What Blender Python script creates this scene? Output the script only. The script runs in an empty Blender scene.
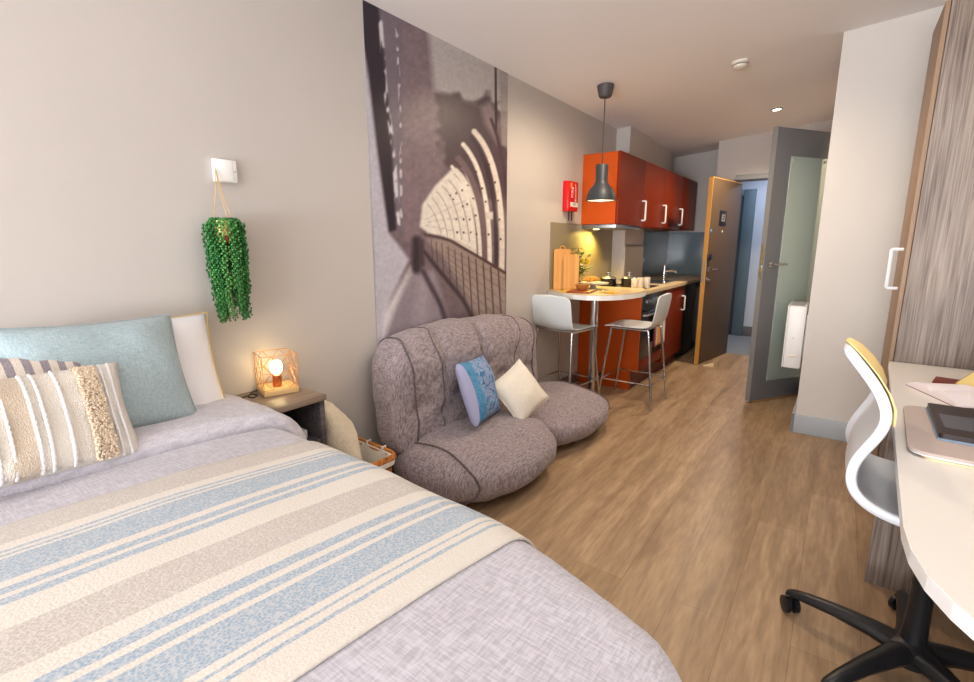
import bpy, bmesh, math, random
from mathutils import Vector, Matrix, noise
R = math.radians
scene = bpy.context.scene
COL = scene.collection
random.seed(7)

# ------------------------------------------------------------------ camera
cd = bpy.data.cameras.new('camera'); cam = bpy.data.objects.new('camera', cd); COL.objects.link(cam)
cam.location = (0, 0, 1.295)
cam.rotation_euler = (R(90) - math.atan(96 / 491.0), 0, math.atan(358 / 500.3))
cd.sensor_width = 36; cd.lens = 36 * 491.0 / 974; cd.clip_start = 0.02
scene.camera = cam
# ------------------------------------------------------------------ world, view
w = bpy.data.worlds.new('world'); scene.world = w; w.use_nodes = True
w.node_tree.nodes['Background'].inputs[0].default_value = (0.80, 0.90, 1.0, 1)
w.node_tree.nodes['Background'].inputs[1].default_value = 1.5
scene.view_settings.view_transform = 'Standard'; scene.view_settings.look = 'None'
scene.view_settings.gamma = 1; scene.view_settings.use_curve_mapping = False
scene.view_settings.exposure = 0.0
# ------------------------------------------------------------------ lights
def light(name, typ, loc, energy, color, size=0.1, size_y=None, target=None, spot=None, blend=0.6):
    l = bpy.data.lights.new(name, typ); o = bpy.data.objects.new(name, l); COL.objects.link(o)
    o.location = loc; l.energy = energy; l.color = color
    if typ == 'AREA':
        l.size = size
        if size_y: l.shape = 'RECTANGLE'; l.size_y = size_y
    else:
        l.shadow_soft_size = size
    if typ == 'SPOT': l.spot_size = R(spot); l.spot_blend = blend
    if target is not None:
        o.rotation_euler = (Vector(target) - Vector(loc)).to_track_quat('-Z', 'Y').to_euler()
    return o
light('window_daylight', 'AREA', (-0.45, -3.52, 1.35), 92, (0.86, 0.925, 1.0), 2.5, 1.9, target=(-0.45, 1, 1.3))
light('ceiling_fill', 'AREA', (-0.45, -3.48, 0.75), 190, (0.94, 0.95, 1.0), 2.5, 0.7, target=(-0.45, 0.6, 4.2))  # added upward fill by the window, brightens the ceiling
light('room_fill', 'AREA', (0.1, 1.35, 2.55), 14, (1.0, 0.97, 0.93), 0.5, target=(0.1, 2.0, 0))  # added fill below the ceiling, no fixture modelled
light('downlight_glow', 'SPOT', (-0.651, 5.50, 2.49), 120, (1.0, 0.80, 0.58), 0.05, target=(-0.651, 5.5, 0), spot=150)
light('kitchen_fill_spot', 'SPOT', (-1.05, 3.25, 2.45), 70, (1.0, 0.80, 0.58), 0.05, target=(-1.1, 3.35, 0), spot=165)  # added warm spot without a fixture, lights counter and end panel
light('pendant_bulb', 'POINT', (-1.57, 3.70, 1.655), 9, (1.0, 0.74, 0.46), 0.04)
light('hood_light', 'SPOT', (-1.84, 4.40, 1.432), 30, (1.0, 0.70, 0.16), 0.03, target=(-1.96, 4.30, 0.9), spot=150)
light('bedside_bulb', 'POINT', (-1.875, 1.11, 0.80), 15, (1.0, 0.70, 0.30), 0.022)
light('desk_lamp_bulb', 'POINT', (0.74, 2.35, 1.28), 5.5, (1.0, 0.66, 0.28), 0.05)
light('corridor_light', 'AREA', (-0.75, 7.3, 2.25), 9, (0.72, 0.82, 1.0), 0.7, target=(-0.75, 7.3, 0))

# ------------------------------------------------------------------ materials
def lin(c):
    return tuple(((x / 255) / 12.92 if x / 255 <= 0.04045 else ((x / 255 + 0.055) / 1.055) ** 2.4) for x in c)
MATS = {}
def mat(name, rgb, rough=0.6, metal=0.0, var=0.0, vscale=8, bump=0.0, bscale=60, stretch=(1, 1, 1), spec=0.5,
        emit=None, estr=0, trans=0, sheen=0, detail=4, coat=0, rgb2=None, ior=1.45):
    if name in MATS: return MATS[name]
    m = bpy.data.materials.new(name); m.use_nodes = True; nt = m.node_tree; b = nt.nodes['Principled BSDF']
    c = lin(rgb); b.inputs['Base Color'].default_value = (*c, 1)
    b.inputs['Roughness'].default_value = rough; b.inputs['Metallic'].default_value = metal
    b.inputs['Specular IOR Level'].default_value = spec
    b.inputs['IOR'].default_value = ior
    if trans: b.inputs['Transmission Weight'].default_value = trans
    if sheen: b.inputs['Sheen Weight'].default_value = sheen
    if coat: b.inputs['Coat Weight'].default_value = coat
    if emit: b.inputs['Emission Color'].default_value = (*lin(emit), 1); b.inputs['Emission Strength'].default_value = estr
    if var or bump:
        tc = nt.nodes.new('ShaderNodeTexCoord'); mp = nt.nodes.new('ShaderNodeMapping')
        mp.inputs['Scale'].default_value = stretch; nt.links.new(tc.outputs['Object'], mp.inputs[0])
    if var:
        n = nt.nodes.new('ShaderNodeTexNoise'); n.inputs['Scale'].default_value = vscale; n.inputs['Detail'].default_value = detail
        nt.links.new(mp.outputs[0], n.inputs['Vector'])
        r = nt.nodes.new('ShaderNodeValToRGB')
        r.color_ramp.elements[0].position = 0.3; r.color_ramp.elements[1].position = 0.7
        c2 = lin(rgb2) if rgb2 else tuple(x * (1 - var) for x in c)
        r.color_ramp.elements[0].color = (*c2, 1)
        r.color_ramp.elements[1].color = (*(c if rgb2 else tuple(min(1, x * (1 + var)) for x in c)), 1)
        nt.links.new(n.outputs['Fac'], r.inputs[0]); nt.links.new(r.outputs[0], b.inputs['Base Color'])
    if bump:
        n2 = nt.nodes.new('ShaderNodeTexNoise'); n2.inputs['Scale'].default_value = bscale; n2.inputs['Detail'].default_value = 3
        nt.links.new(mp.outputs[0], n2.inputs['Vector'])
        bp = nt.nodes.new('ShaderNodeBump'); bp.inputs['Strength'].default_value = bump; bp.inputs['Distance'].default_value = 0.01
        nt.links.new(n2.outputs['Fac'], bp.inputs['Height']); nt.links.new(bp.outputs[0], b.inputs['Normal'])
    MATS[name] = m; return m

M_wall = mat('greige_paint', (190, 183, 177), 0.62, var=0.02, vscale=2, bump=0.03, bscale=180)
M_wallw = mat('pale_paint', (212, 205, 197), 0.65, var=0.015, vscale=2)
M_ceil = mat('ceiling_paint', (243, 240, 239), 0.75)
M_base = mat('grey_skirting', (172, 178, 184), 0.45)
M_based = mat('dark_skirting', (112, 112, 114), 0.4)
M_corr = mat('corridor_paint', (196, 204, 218), 0.6)
M_carpet = mat('corridor_carpet', (128, 134, 142), 0.95, var=0.15, vscale=60)
M_white = mat('white_plastic', (236, 238, 238), 0.35)
M_offwhite = mat('aged_white_plastic', (226, 220, 206), 0.45)
M_black = mat('black_plastic', (24, 25, 28), 0.38)
M_blackm = mat('matt_black', (18, 18, 20), 0.6)
M_chrome = mat('chrome', (205, 205, 208), 0.16, metal=1)
M_steel = mat('brushed_steel', (176, 178, 182), 0.32, metal=1)
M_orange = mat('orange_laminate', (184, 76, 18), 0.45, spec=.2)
M_orangeb = mat('orange_laminate_shaded', (120, 40, 13), 0.42, spec=.2)  # same laminate as the end panel, shade of the fronts put into its colour
M_doorface = mat('taupe_door', (88, 70, 52), 0.5)
M_oak = mat('oak_lipping', (206, 150, 70), 0.5, var=0.12, vscale=12, stretch=(1, 1, .1))
M_greydoor = mat('grey_door', (128, 128, 128), 0.45)
M_greydoorf = mat('grey_door_face', (112, 112, 114), 0.42)
M_worktop = mat('beige_worktop', (214, 190, 150), 0.35, var=0.12, vscale=90)
M_tabletop = mat('bar_top', (214, 190, 146), 0.3, var=0.08, vscale=90)
M_edge = mat('white_edging', (232, 230, 226), 0.35)
M_glassb = mat('blue_grey_splashback', (112, 128, 136), 0.14, spec=0.8)
M_glassg = mat('grey_splashback', (140, 128, 104), 0.38, spec=0.4)
M_desk = mat('desk_laminate', (224, 218, 210), 0.32, var=0.015, vscale=5)
M_red = mat('red_plastic', (205, 16, 24), 0.3)

def wood_grain(name, a, b_, c, scale=1.0, axis='Z', rough=0.5):
    m = bpy.data.materials.new(name); m.use_nodes = True; nt = m.node_tree; b = nt.nodes['Principled BSDF']
    tc = nt.nodes.new('ShaderNodeTexCoord'); mp = nt.nodes.new('ShaderNodeMapping')
    s = {'Z': (1, 1, .025), 'Y': (1, .03, 1), 'X': (.03, 1, 1)}[axis]
    mp.inputs['Scale'].default_value = s; nt.links.new(tc.outputs['Object'], mp.inputs[0])
    n = nt.nodes.new('ShaderNodeTexNoise'); n.inputs['Scale'].default_value = 70 * scale; n.inputs['Detail'].default_value = 5
    n.inputs['Distortion'].default_value = 0.6
    n3 = nt.nodes.new('ShaderNodeTexNoise'); n3.inputs['Scale'].default_value = 9 * scale; n3.inputs['Detail'].default_value = 2
    nt.links.new(mp.outputs[0], n.inputs['Vector']); nt.links.new(mp.outputs[0], n3.inputs['Vector'])
    ad = nt.nodes.new('ShaderNodeMath'); ad.operation = 'MULTIPLY_ADD'; ad.inputs[1].default_value = 0.7
    nt.links.new(n.outputs['Fac'], ad.inputs[0])
    m2 = nt.nodes.new('ShaderNodeMath'); m2.operation = 'MULTIPLY'; m2.inputs[1].default_value = 0.3
    nt.links.new(n3.outputs['Fac'], m2.inputs[0]); nt.links.new(m2.outputs[0], ad.inputs[2])
    r = nt.nodes.new('ShaderNodeValToRGB'); e = r.color_ramp.elements
    e[0].position = .36; e[0].color = (*lin(a), 1); e[1].position = .66; e[1].color = (*lin(c), 1)
    x = e.new(.5); x.color = (*lin(b_), 1)
    nt.links.new(ad.outputs[0], r.inputs[0]); nt.links.new(r.outputs[0], b.inputs['Base Color'])
    b.inputs['Roughness'].default_value = rough
    return m
M_grain = wood_grain('striated_grey_wood', (92, 78, 70), (132, 117, 106), (160, 147, 136), 1.7)
M_nstand = wood_grain('dark_grey_wood', (58, 55, 60), (80, 75, 78), (100, 94, 94), 1, 'Y')
M_nstop = wood_grain('grey_brown_wood', (108, 92, 80), (132, 114, 98), (150, 132, 116), 1, 'Y', 0.4)
M_board = wood_grain('chopping_board_wood', (186, 122, 48), (204, 142, 62), (218, 160, 80), .6, 'Z')
M_ply = wood_grain('pale_cork', (196, 160, 112), (224, 200, 160), (236, 222, 196), 1.2, 'X')

def floor_mat():
    m = bpy.data.materials.new('oak_plank_floor'); m.use_nodes = True; nt = m.node_tree; b = nt.nodes['Principled BSDF']
    N = nt.nodes.new; L = nt.links.new
    tc = N('ShaderNodeTexCoord'); mp = N('ShaderNodeMapping'); mp.inputs['Rotation'].default_value = (0, 0, R(90))
    L(tc.outputs['Object'], mp.inputs[0])
    br = N('ShaderNodeTexBrick'); br.inputs['Scale'].default_value = 1; br.inputs['Brick Width'].default_value = 1.25
    br.inputs['Row Height'].default_value = 0.19; br.inputs['Mortar Size'].default_value = 0.0012; br.offset = 0.37
    br.inputs['Color1'].default_value = (*lin((178, 150, 119)), 1); br.inputs['Color2'].default_value = (*lin((166, 138, 107)), 1)
    br.inputs['Mortar'].default_value = (*lin((146, 116, 86)), 1); L(mp.outputs[0], br.inputs['Vector'])
    mp2 = N('ShaderNodeMapping'); mp2.inputs['Scale'].default_value = (1, .12, 1); L(tc.outputs['Object'], mp2.inputs[0])
    n = N('ShaderNodeTexNoise'); n.inputs['Scale'].default_value = 14; n.inputs['Detail'].default_value = 6; n.inputs['Distortion'].default_value = 0.9
    L(mp2.outputs[0], n.inputs['Vector'])
    n2 = N('ShaderNodeTexNoise'); n2.inputs['Scale'].default_value = 75; n2.inputs['Detail'].default_value = 4
    L(mp2.outputs[0], n2.inputs['Vector'])
    r = N('ShaderNodeValToRGB'); r.color_ramp.elements[0].position = .32; r.color_ramp.elements[0].color = (.70, .66, .62, 1)
    r.color_ramp.elements[1].position = .68; r.color_ramp.elements[1].color = (1.12, 1.12, 1.1, 1); L(n.outputs['Fac'], r.inputs[0])
    r2 = N('ShaderNodeValToRGB'); r2.color_ramp.elements[0].position = .35; r2.color_ramp.elements[0].color = (.88, .87, .86, 1)
    r2.color_ramp.elements[1].position = .65; r2.color_ramp.elements[1].color = (1.1, 1.1, 1.1, 1); L(n2.outputs['Fac'], r2.inputs[0])
    mx = N('ShaderNodeMix'); mx.data_type = 'RGBA'; mx.blend_type = 'MULTIPLY'; mx.inputs[0].default_value = 1
    L(br.outputs['Color'], mx.inputs[6]); L(r.outputs[0], mx.inputs[7])
    mx2 = N('ShaderNodeMix'); mx2.data_type = 'RGBA'; mx2.blend_type = 'MULTIPLY'; mx2.inputs[0].default_value = 1
    L(mx.outputs[2], mx2.inputs[6]); L(r2.outputs[0], mx2.inputs[7]); L(mx2.outputs[2], b.inputs['Base Color'])
    rr = N('ShaderNodeMapRange'); rr.inputs[3].default_value = .3; rr.inputs[4].default_value = .48; L(n.outputs['Fac'], rr.inputs[0])
    L(rr.outputs[0], b.inputs['Roughness'])
    bp = N('ShaderNodeBump'); bp.inputs['Strength'].default_value = .12; bp.inputs['Distance'].default_value = .003
    L(n2.outputs['Fac'], bp.inputs['Height']); L(bp.outputs[0], b.inputs['Normal'])
    return m
M_floor = floor_mat()

def weave(name, a, b_, scale=220, rough=0.95, bump=0.4, blotch=0.0, sx=1, sy=1, sheen=0.2):
    """melange cloth: two crossed stretched noises"""
    m = bpy.data.materials.new(name); m.use_nodes = True; nt = m.node_tree; b = nt.nodes['Principled BSDF']
    N = nt.nodes.new; L = nt.links.new
    tc = N('ShaderNodeTexCoord')
    fs = []
    for st in ((1 * sx, .12, .12), (.12, 1 * sy, 1)):
        mp = N('ShaderNodeMapping'); mp.inputs['Scale'].default_value = st; L(tc.outputs['Object'], mp.inputs[0])
        n = N('ShaderNodeTexNoise'); n.inputs['Scale'].default_value = scale; n.inputs['Detail'].default_value = 3
        L(mp.outputs[0], n.inputs['Vector']); fs.append(n)
    ad = N('ShaderNodeMath'); ad.operation = 'ADD'; L(fs[0].outputs['Fac'], ad.inputs[0]); L(fs[1].outputs['Fac'], ad.inputs[1])
    r = N('ShaderNodeValToRGB'); r.color_ramp.elements[0].position = .40; r.color_ramp.elements[1].position = .60
    r.color_ramp.elements[0].color = (*lin(a), 1); r.color_ramp.elements[1].color = (*lin(b_), 1)
    hf = N('ShaderNodeMath'); hf.operation = 'MULTIPLY'; hf.inputs[1].default_value = .5; L(ad.outputs[0], hf.inputs[0]); L(hf.outputs[0], r.inputs[0])
    L(r.outputs[0], b.inputs['Base Color']); b.inputs['Roughness'].default_value = rough; b.inputs['Sheen Weight'].default_value = sheen
    b.inputs['Specular IOR Level'].default_value = .2
    bp = N('ShaderNodeBump'); bp.inputs['Strength'].default_value = bump; bp.inputs['Distance'].default_value = .004
    L(hf.outputs[0], bp.inputs['Height']); L(bp.outputs[0], b.inputs['Normal'])
    return m
M_sofa = weave('brown_grey_tweed', (116, 104, 110), (176, 162, 163), 300, bump=.6)
M_piping = weave('dark_piping_cloth', (84, 74, 78), (116, 104, 104), 200)
M_duvet = weave('lilac_grey_linen', (170, 166, 174), (197, 194, 202), 240, bump=.3)
M_duvetin = weave('duvet_underside', (178, 174, 182), (202, 199, 206), 240, bump=.3)
M_sheet = mat('cream_sheet', (228, 222, 214), .9)
M_bluecush = weave('duck_egg_linen', (146, 164, 168), (168, 184, 189), 420, bump=.3)
M_whitecase = mat('white_cotton', (232, 230, 232), .85, bump=.1, bscale=20)
M_creamcloth = weave('cream_cotton', (230, 221, 204), (242, 235, 221), 400, bump=.3)
M_linencush = weave('natural_linen', (200, 187, 162), (220, 208, 186), 380, bump=.3)
M_trim = mat('yellow_stitch', (214, 184, 120), .8)

def uvramp_mat(name, stops, axis=0, woven=0.25, scale=(260, 260), rough=.92, bump=.5, wob=0.0):
    """colour bands along one UV axis; stops = [(position, rgb)] constant"""
    m = bpy.data.materials.new(name); m.use_nodes = True; nt = m.node_tree; b = nt.nodes['Principled BSDF']
    N = nt.nodes.new; L = nt.links.new
    uv = N('ShaderNodeTexCoord'); sp = N('ShaderNodeSeparateXYZ'); L(uv.outputs['UV'], sp.inputs[0])
    src = sp.outputs[axis]
    if len(stops) > 30: raise ValueError
    r = N('ShaderNodeValToRGB'); r.color_ramp.interpolation = 'CONSTANT'
    if wob:
        nz = N('ShaderNodeTexNoise'); nz.inputs['Scale'].default_value = 40; L(uv.outputs['UV'], nz.inputs['Vector'])
        ma = N('ShaderNodeMath'); ma.operation = 'MULTIPLY_ADD'; ma.inputs[1].default_value = wob; L(nz.outputs['Fac'], ma.inputs[0]); L(src, ma.inputs[2])
        src = ma.outputs[0]
    L(src, r.inputs[0])
    e = r.color_ramp.elements
    e[0].position = stops[0][0]; e[0].color = (*lin(stops[0][1]), 1)
    e[1].position = stops[1][0]; e[1].color = (*lin(stops[1][1]), 1)
    for p, c in stops[2:]:
        x = e.new(p); x.color = (*lin(c), 1)
    mp = N('ShaderNodeMapping'); mp.inputs['Scale'].default_value = (scale[0], scale[1], 1); L(uv.outputs['UV'], mp.inputs[0])
    vo = N('ShaderNodeTexVoronoi'); vo.inputs['Scale'].default_value = 1; L(mp.outputs[0], vo.inputs['Vector'])
    rr = N('ShaderNodeMapRange'); rr.inputs[1].default_value = .15; rr.inputs[2].default_value = .75
    rr.inputs[3].default_value = 0; rr.inputs[4].default_value = woven; L(vo.outputs['Distance'], rr.inputs[0])
    mx = N('ShaderNodeMix'); mx.data_type = 'RGBA'; L(rr.outputs[0], mx.inputs[0]); L(r.outputs[0], mx.inputs[6])
    mx.inputs[7].default_value = (*lin((216, 210, 202)), 1)
    L(mx.outputs[2], b.inputs['Base Color']); b.inputs['Roughness'].default_value = rough
    b.inputs['Sheen Weight'].default_value = .15; b.inputs['Specular IOR Level'].default_value = .25
    bp = N('ShaderNodeBump'); bp.inputs['Strength'].default_value = bump; bp.inputs['Distance'].default_value = .003; bp.invert = True
    L(vo.outputs['Distance'], bp.inputs['Height']); L(bp.outputs[0], b.inputs['Normal'])
    return m

# ------------------------------------------------------------------ mesh helpers
class MB:
    def __init__(s): s.bm = bmesh.new(); s.uv = None
    def box(s, c, d, bev=0, rot=None, seg=2):
        r = bmesh.ops.create_cube(s.bm, size=1); vs = r['verts']
        for v in vs: v.co = Vector((v.co.x * d[0], v.co.y * d[1], v.co.z * d[2]))
        if bev:
            es = list({e for v in vs for e in v.link_edges})
            q = bmesh.ops.bevel(s.bm, geom=es, offset=bev, segments=seg, affect='EDGES', profile=.5)
            vs = list({v for f in q['faces'] for v in f.verts} | {v for v in vs if v.is_valid})
        for v in vs:
            if rot is not None: v.co = rot @ v.co
            v.co += Vector(c)
        return s
    def bx(s, x0, x1, y0, y1, z0, z1, bev=0):
        return s.box(((x0 + x1) / 2, (y0 + y1) / 2, (z0 + z1) / 2), (abs(x1 - x0), abs(y1 - y0), abs(z1 - z0)), bev)
    def loft(s, rings, closed_u=True, cap=True, closed_v=False):
        V = [[s.bm.verts.new(p) for p in r] for r in rings]; n = len(rings[0]); m = len(rings)
        for i in range(m if closed_v else m - 1):
            A = V[i]; B = V[(i + 1) % m]
            for j in range(n if closed_u else n - 1):
                k = (j + 1) % n
                try: s.bm.faces.new((A[j], A[k], B[k], B[j]))
                except ValueError: pass
        if cap and closed_u and not closed_v:
            s.bm.faces.new(list(reversed(V[0]))); s.bm.faces.new(V[-1])
        return s
    def tube(s, pts, r, n=8, closed=False, rs=None, flat=1.0):
        P = [Vector(p) for p in pts]; m = len(P); rings = []; up = None
        for i, p in enumerate(P):
            a = P[(i - 1) % m] if (closed or i > 0) else p; b = P[(i + 1) % m] if (closed or i < m - 1) else p
            t = (b - a).normalized()
            if up is None:
                up = Vector((0, 0, 1)) if abs(t.z) < .9 else Vector((1, 0, 0))
            x = t.cross(up).normalized(); up = x.cross(t).normalized()
            rad = rs[i] if rs else r
            rings.append([p + x * math.cos(2 * math.pi * k / n) * rad + up * math.sin(2 * math.pi * k / n) * rad * flat for k in range(n)])
        return s.loft(rings, True, True, closed)
    def lathe(s, prof, c=(0, 0, 0), n=24, mtx=None):
        rings = []
        for r, z in prof:
            ring = []
            for k in range(n):
                v = Vector((r * math.cos(2 * math.pi * k / n), r * math.sin(2 * math.pi * k / n), z))
                if mtx is not None: v = mtx @ v
                ring.append(v + Vector(c))
            rings.append(ring)
        return s.loft(rings, True, True)
    def cyl(s, c, r, h, n=20, mtx=None): return s.lathe([(r, 0), (r, h)], c, n, mtx)
    def prism(s, poly, z0, z1, f=None):
        f = f or (lambda a, b, c: (a, b, c))
        a = [s.bm.verts.new(f(x, y, z0)) for x, y in poly]; b = [s.bm.verts.new(f(x, y, z1)) for x, y in poly]
        s.bm.faces.new(list(reversed(a))); s.bm.faces.new(b)
        n = len(poly)
        for i in range(n): s.bm.faces.new((a[i], a[(i + 1) % n], b[(i + 1) % n], b[i]))
        return s
    def ball(s, c, r, sc=(1, 1, 1), u=12, v=8, mtx=None):
        q = bmesh.ops.create_uvsphere(s.bm, u_segments=u, v_segments=v, radius=r)
        for x in q['verts']:
            x.co = Vector((x.co.x * sc[0], x.co.y * sc[1], x.co.z * sc[2]))
            if mtx is not None: x.co = mtx @ x.co
            x.co += Vector(c)
        return s
    def superell(s, c, a, n=3.0, res=22, fn=None):
        q = bmesh.ops.create_cube(s.bm, size=2); 
        bmesh.ops.subdivide_edges(s.bm, edges=list({e for v in q['verts'] for e in v.link_edges}), cuts=res, use_grid_fill=True)
        for v in s.bm.verts:
            p = v.co.copy()
            L_ = (abs(p.x) ** n + abs(p.y) ** n + abs(p.z) ** n) ** (1 / n)
            p = p / L_
            d = Vector((p.x * a[0], p.y * a[1], p.z * a[2]))
            if fn: d = fn(d, p)
            v.co = d + Vector(c)
        return s
    def build(s, name, m, parent=None, smooth=True, ang=38, loc=None, rot=None, fix=True):
        bm = s.bm
        if fix: bmesh.ops.recalc_face_normals(bm, faces=bm.faces)
        if smooth:
            for f in bm.faces: f.smooth = True
            for e in bm.edges:
                if len(e.link_faces) == 2 and e.calc_face_angle(0) > R(ang): e.smooth = False
        me = bpy.data.meshes.new(name); bm.to_mesh(me); bm.free()
        me.materials.append(m)
        o = bpy.data.objects.new(name, me); COL.objects.link(o)
        if parent is not None: o.parent = parent
        if loc: o.location = loc
        if rot: o.rotation_euler = rot
        return o
def tag(o, label, cat, group=None):
    o['label'] = label; o['category'] = cat
    if group: o['group'] = group
    return o
def thing(name, label, cat, loc=(0, 0, 0), rz=0, group=None, rot=None):
    o = bpy.data.objects.new(name, None); COL.objects.link(o); o.empty_display_size = .05
    o.location = loc; o.rotation_euler = rot if rot else (0, 0, rz)
    return tag(o, label, cat, group)
def struct(name, mb, m, parent=None, **k):
    o = mb.build(name, m, parent, **k)
    if parent is None: o['kind'] = 'structure'
    return o
def sempty(name, loc=(0, 0, 0), rz=0):
    o = bpy.data.objects.new(name, None); COL.objects.link(o); o.location = loc; o.rotation_euler = (0, 0, rz); o['kind'] = 'structure'
    return o
def dup(o, parent=None):
    c = o.copy(); COL.objects.link(c); c.parent = parent
    for ch in [x for x in COL.objects if x.parent == o]: dup(ch, c)
    return c
def text(body, size, m, parent, name, loc, rot, ext=.0006, align='CENTER'):
    cu = bpy.data.curves.new(name, 'FONT'); cu.body = body; cu.size = size; cu.extrude = ext
    cu.align_x = align; cu.align_y = 'CENTER'
    t = bpy.data.objects.new('tmp', cu); me = bpy.data.meshes.new_from_object(t); bpy.data.objects.remove(t)
    me.materials.clear(); me.materials.append(m)
    o = bpy.data.objects.new(name, me); COL.objects.link(o); o.parent = parent; o.location = loc; o.rotation_euler = rot
    return o
def fnoise(x, y, z=0, s=1): return noise.noise(Vector((x * s, y * s, z * s)))
def smooth(a, b, x):
    t = max(0, min(1, (x - a) / (b - a))); return t * t * (3 - 2 * t)

# ------------------------------------------------------------------ room shell
WX = -1.97
CZ = lambda x: 2.423 + .078 * (x + 1.97)
XR = 1.0; YB = -3.6
mb = MB(); mb.bx(WX - .12, XR + .1, YB - .12, 6.47, -.1, 0); struct('floor', mb, M_floor, smooth=False)
mb = MB(); mb.bx(-2.6, XR, 6.47, 8.2, -.1, 0); struct('floor_corridor', mb, M_carpet, smooth=False)
mb = MB()
for (ya, yb) in ((YB - .12, 8.2),):
    mb.loft([[(x, ya, CZ(x)), (x, yb, CZ(x)), (x, yb, CZ(x) + .1), (x, ya, CZ(x) + .1)] for x in (-2.7, XR + .1)])
struct('ceiling', mb, M_ceil, smooth=False)
mb = MB(); mb.bx(WX - .12, WX, YB - .12, 7.1, 0, 2.43); struct('wall_left', mb, M_wall, smooth=False)
mb = MB(); mb.bx(XR, XR + .1, YB - .12, 3.94, 0, CZ(XR)); struct('wall_right', mb, M_wallw, smooth=False)
# back wall with the window opening
mb = MB(); mb.bx(WX, -1.75, YB - .12, YB, 0, 2.44); mb.bx(.85, XR, YB - .12, YB, 0, 2.63)
mb.bx(-1.75, .85, YB - .12, YB, 0, .38); mb.bx(-1.75, .85, YB - .12, YB, 2.34, 2.44)
struct('wall_back', mb, M_wallw, smooth=False)
wf = sempty('window_1')
mb = MB()
for x in (-1.72, -.45, .82): mb.bx(x - .03, x + .03, YB - .09, YB - .03, .38, 2.34, .004)
for z in (.41, 2.31): mb.bx(-1.75, .85, YB - .09, YB - .03, z - .03, z + .03, .004)
mb.build('window_frame', M_white, wf)
# pale wall block on the right, behind the wardrobe
mb = MB(); mb.bx(-.15, XR, 3.94, 4.97, 0, 2.66); struct('wall_right_pier', mb, M_wallw, smooth=False)
mb = MB(); mb.bx(-.172, XR, 3.918, 3.94, 0, .128, .003); mb.bx(-.172, -.15, 3.918, 4.97, 0, .128, .003)
struct('baseboard_right', mb, M_base)
mb = MB(); mb.bx(-.15, XR, 5.75, 6.47, 0, 2.66); struct('wall_bathroom', mb, M_wall, smooth=False)
mb = MB(); mb.bx(.9, XR, 4.97, 5.75, 0, 2.66); struct('wall_bathroom_inner', mb, M_wallw, smooth=False)
mb = MB(); mb.bx(WX, WX + .016, 1.3, 4.25, 0, .10, .003); struct('baseboard_left', mb, M_based)
# far wall with entrance opening (x -1.06..-.16)
mb = MB(); mb.bx(WX - .1, -1.26, 6.99, 7.09, 0, 2.52); mb.bx(-1.32, -1.26, 6.47, 6.99, 0, 2.52); mb.bx(-1.26, -1.10, 6.47, 6.6, 0, 2.52)
mb.bx(-1.10, -.1, 6.47, 6.6, 2.07, 2.6)
struct('wall_far', mb, M_wall, smooth=False)
dm = mat('door_frame_grey', (138, 140, 142), .5)
mb = MB(); mb.bx(-1.10, -.15, 6.44, 6.62, 2.02, 2.08, .004); mb.bx(-1.10, -1.072, 6.44, 6.62, 0, 2.02, .004); mb.bx(-.21, -.15, 6.44, 6.62, 0, 2.02, .004)
mb.bx(-1.1, -.15, 6.40, 6.445, 2.02, 2.075, .002)
struct('trim_1', mb, dm)
mb = MB(); mb.bx(-2.6, XR, 7.9, 8.0, 0, 2.66); struct('wall_corridor', mb, M_corr, smooth=False)
mb = MB(); mb.bx(-1.07, XR, 7.88, 7.9, 0, .14, .003); struct('baseboard_corridor', mb, M_based)
mb = MB(); mb.bx(-2.7, -2.6, 6.4, 8.2, 0, 2.52); mb.bx(-.02, .08, 6.47, 8.2, 0, 2.7); struct('wall_corridor_end', mb, M_corr, smooth=False)
d3 = sempty('door_3')
slate = mat('slate_door', (92, 112, 124), .5); slated = mat('slate_door_dark', (54, 66, 78), .5)
mb = MB(); mb.bx(-1.215, -1.07, 7.84, 7.9, 0, 2.05, .004); mb.bx(-2.1, -1.216, 7.84, 7.9, 1.965, 2.05, .004); mb.build('door_frame', slate, d3)
mb = MB(); mb.bx(-2.05, -1.22, 7.865, 7.9, 0, 1.96, .004); mb.build('door_leaf', slated, d3)
# boxed pipe column in the kitchen corner
mb = MB(); mb.bx(WX, -1.83, 4.97, 5.55, 0, 2.44); mb.bx(WX, -1.86, 5.55, 6.5, 2.05, 2.44)
struct('trim_2', mb, M_wall, smooth=False)

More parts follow.
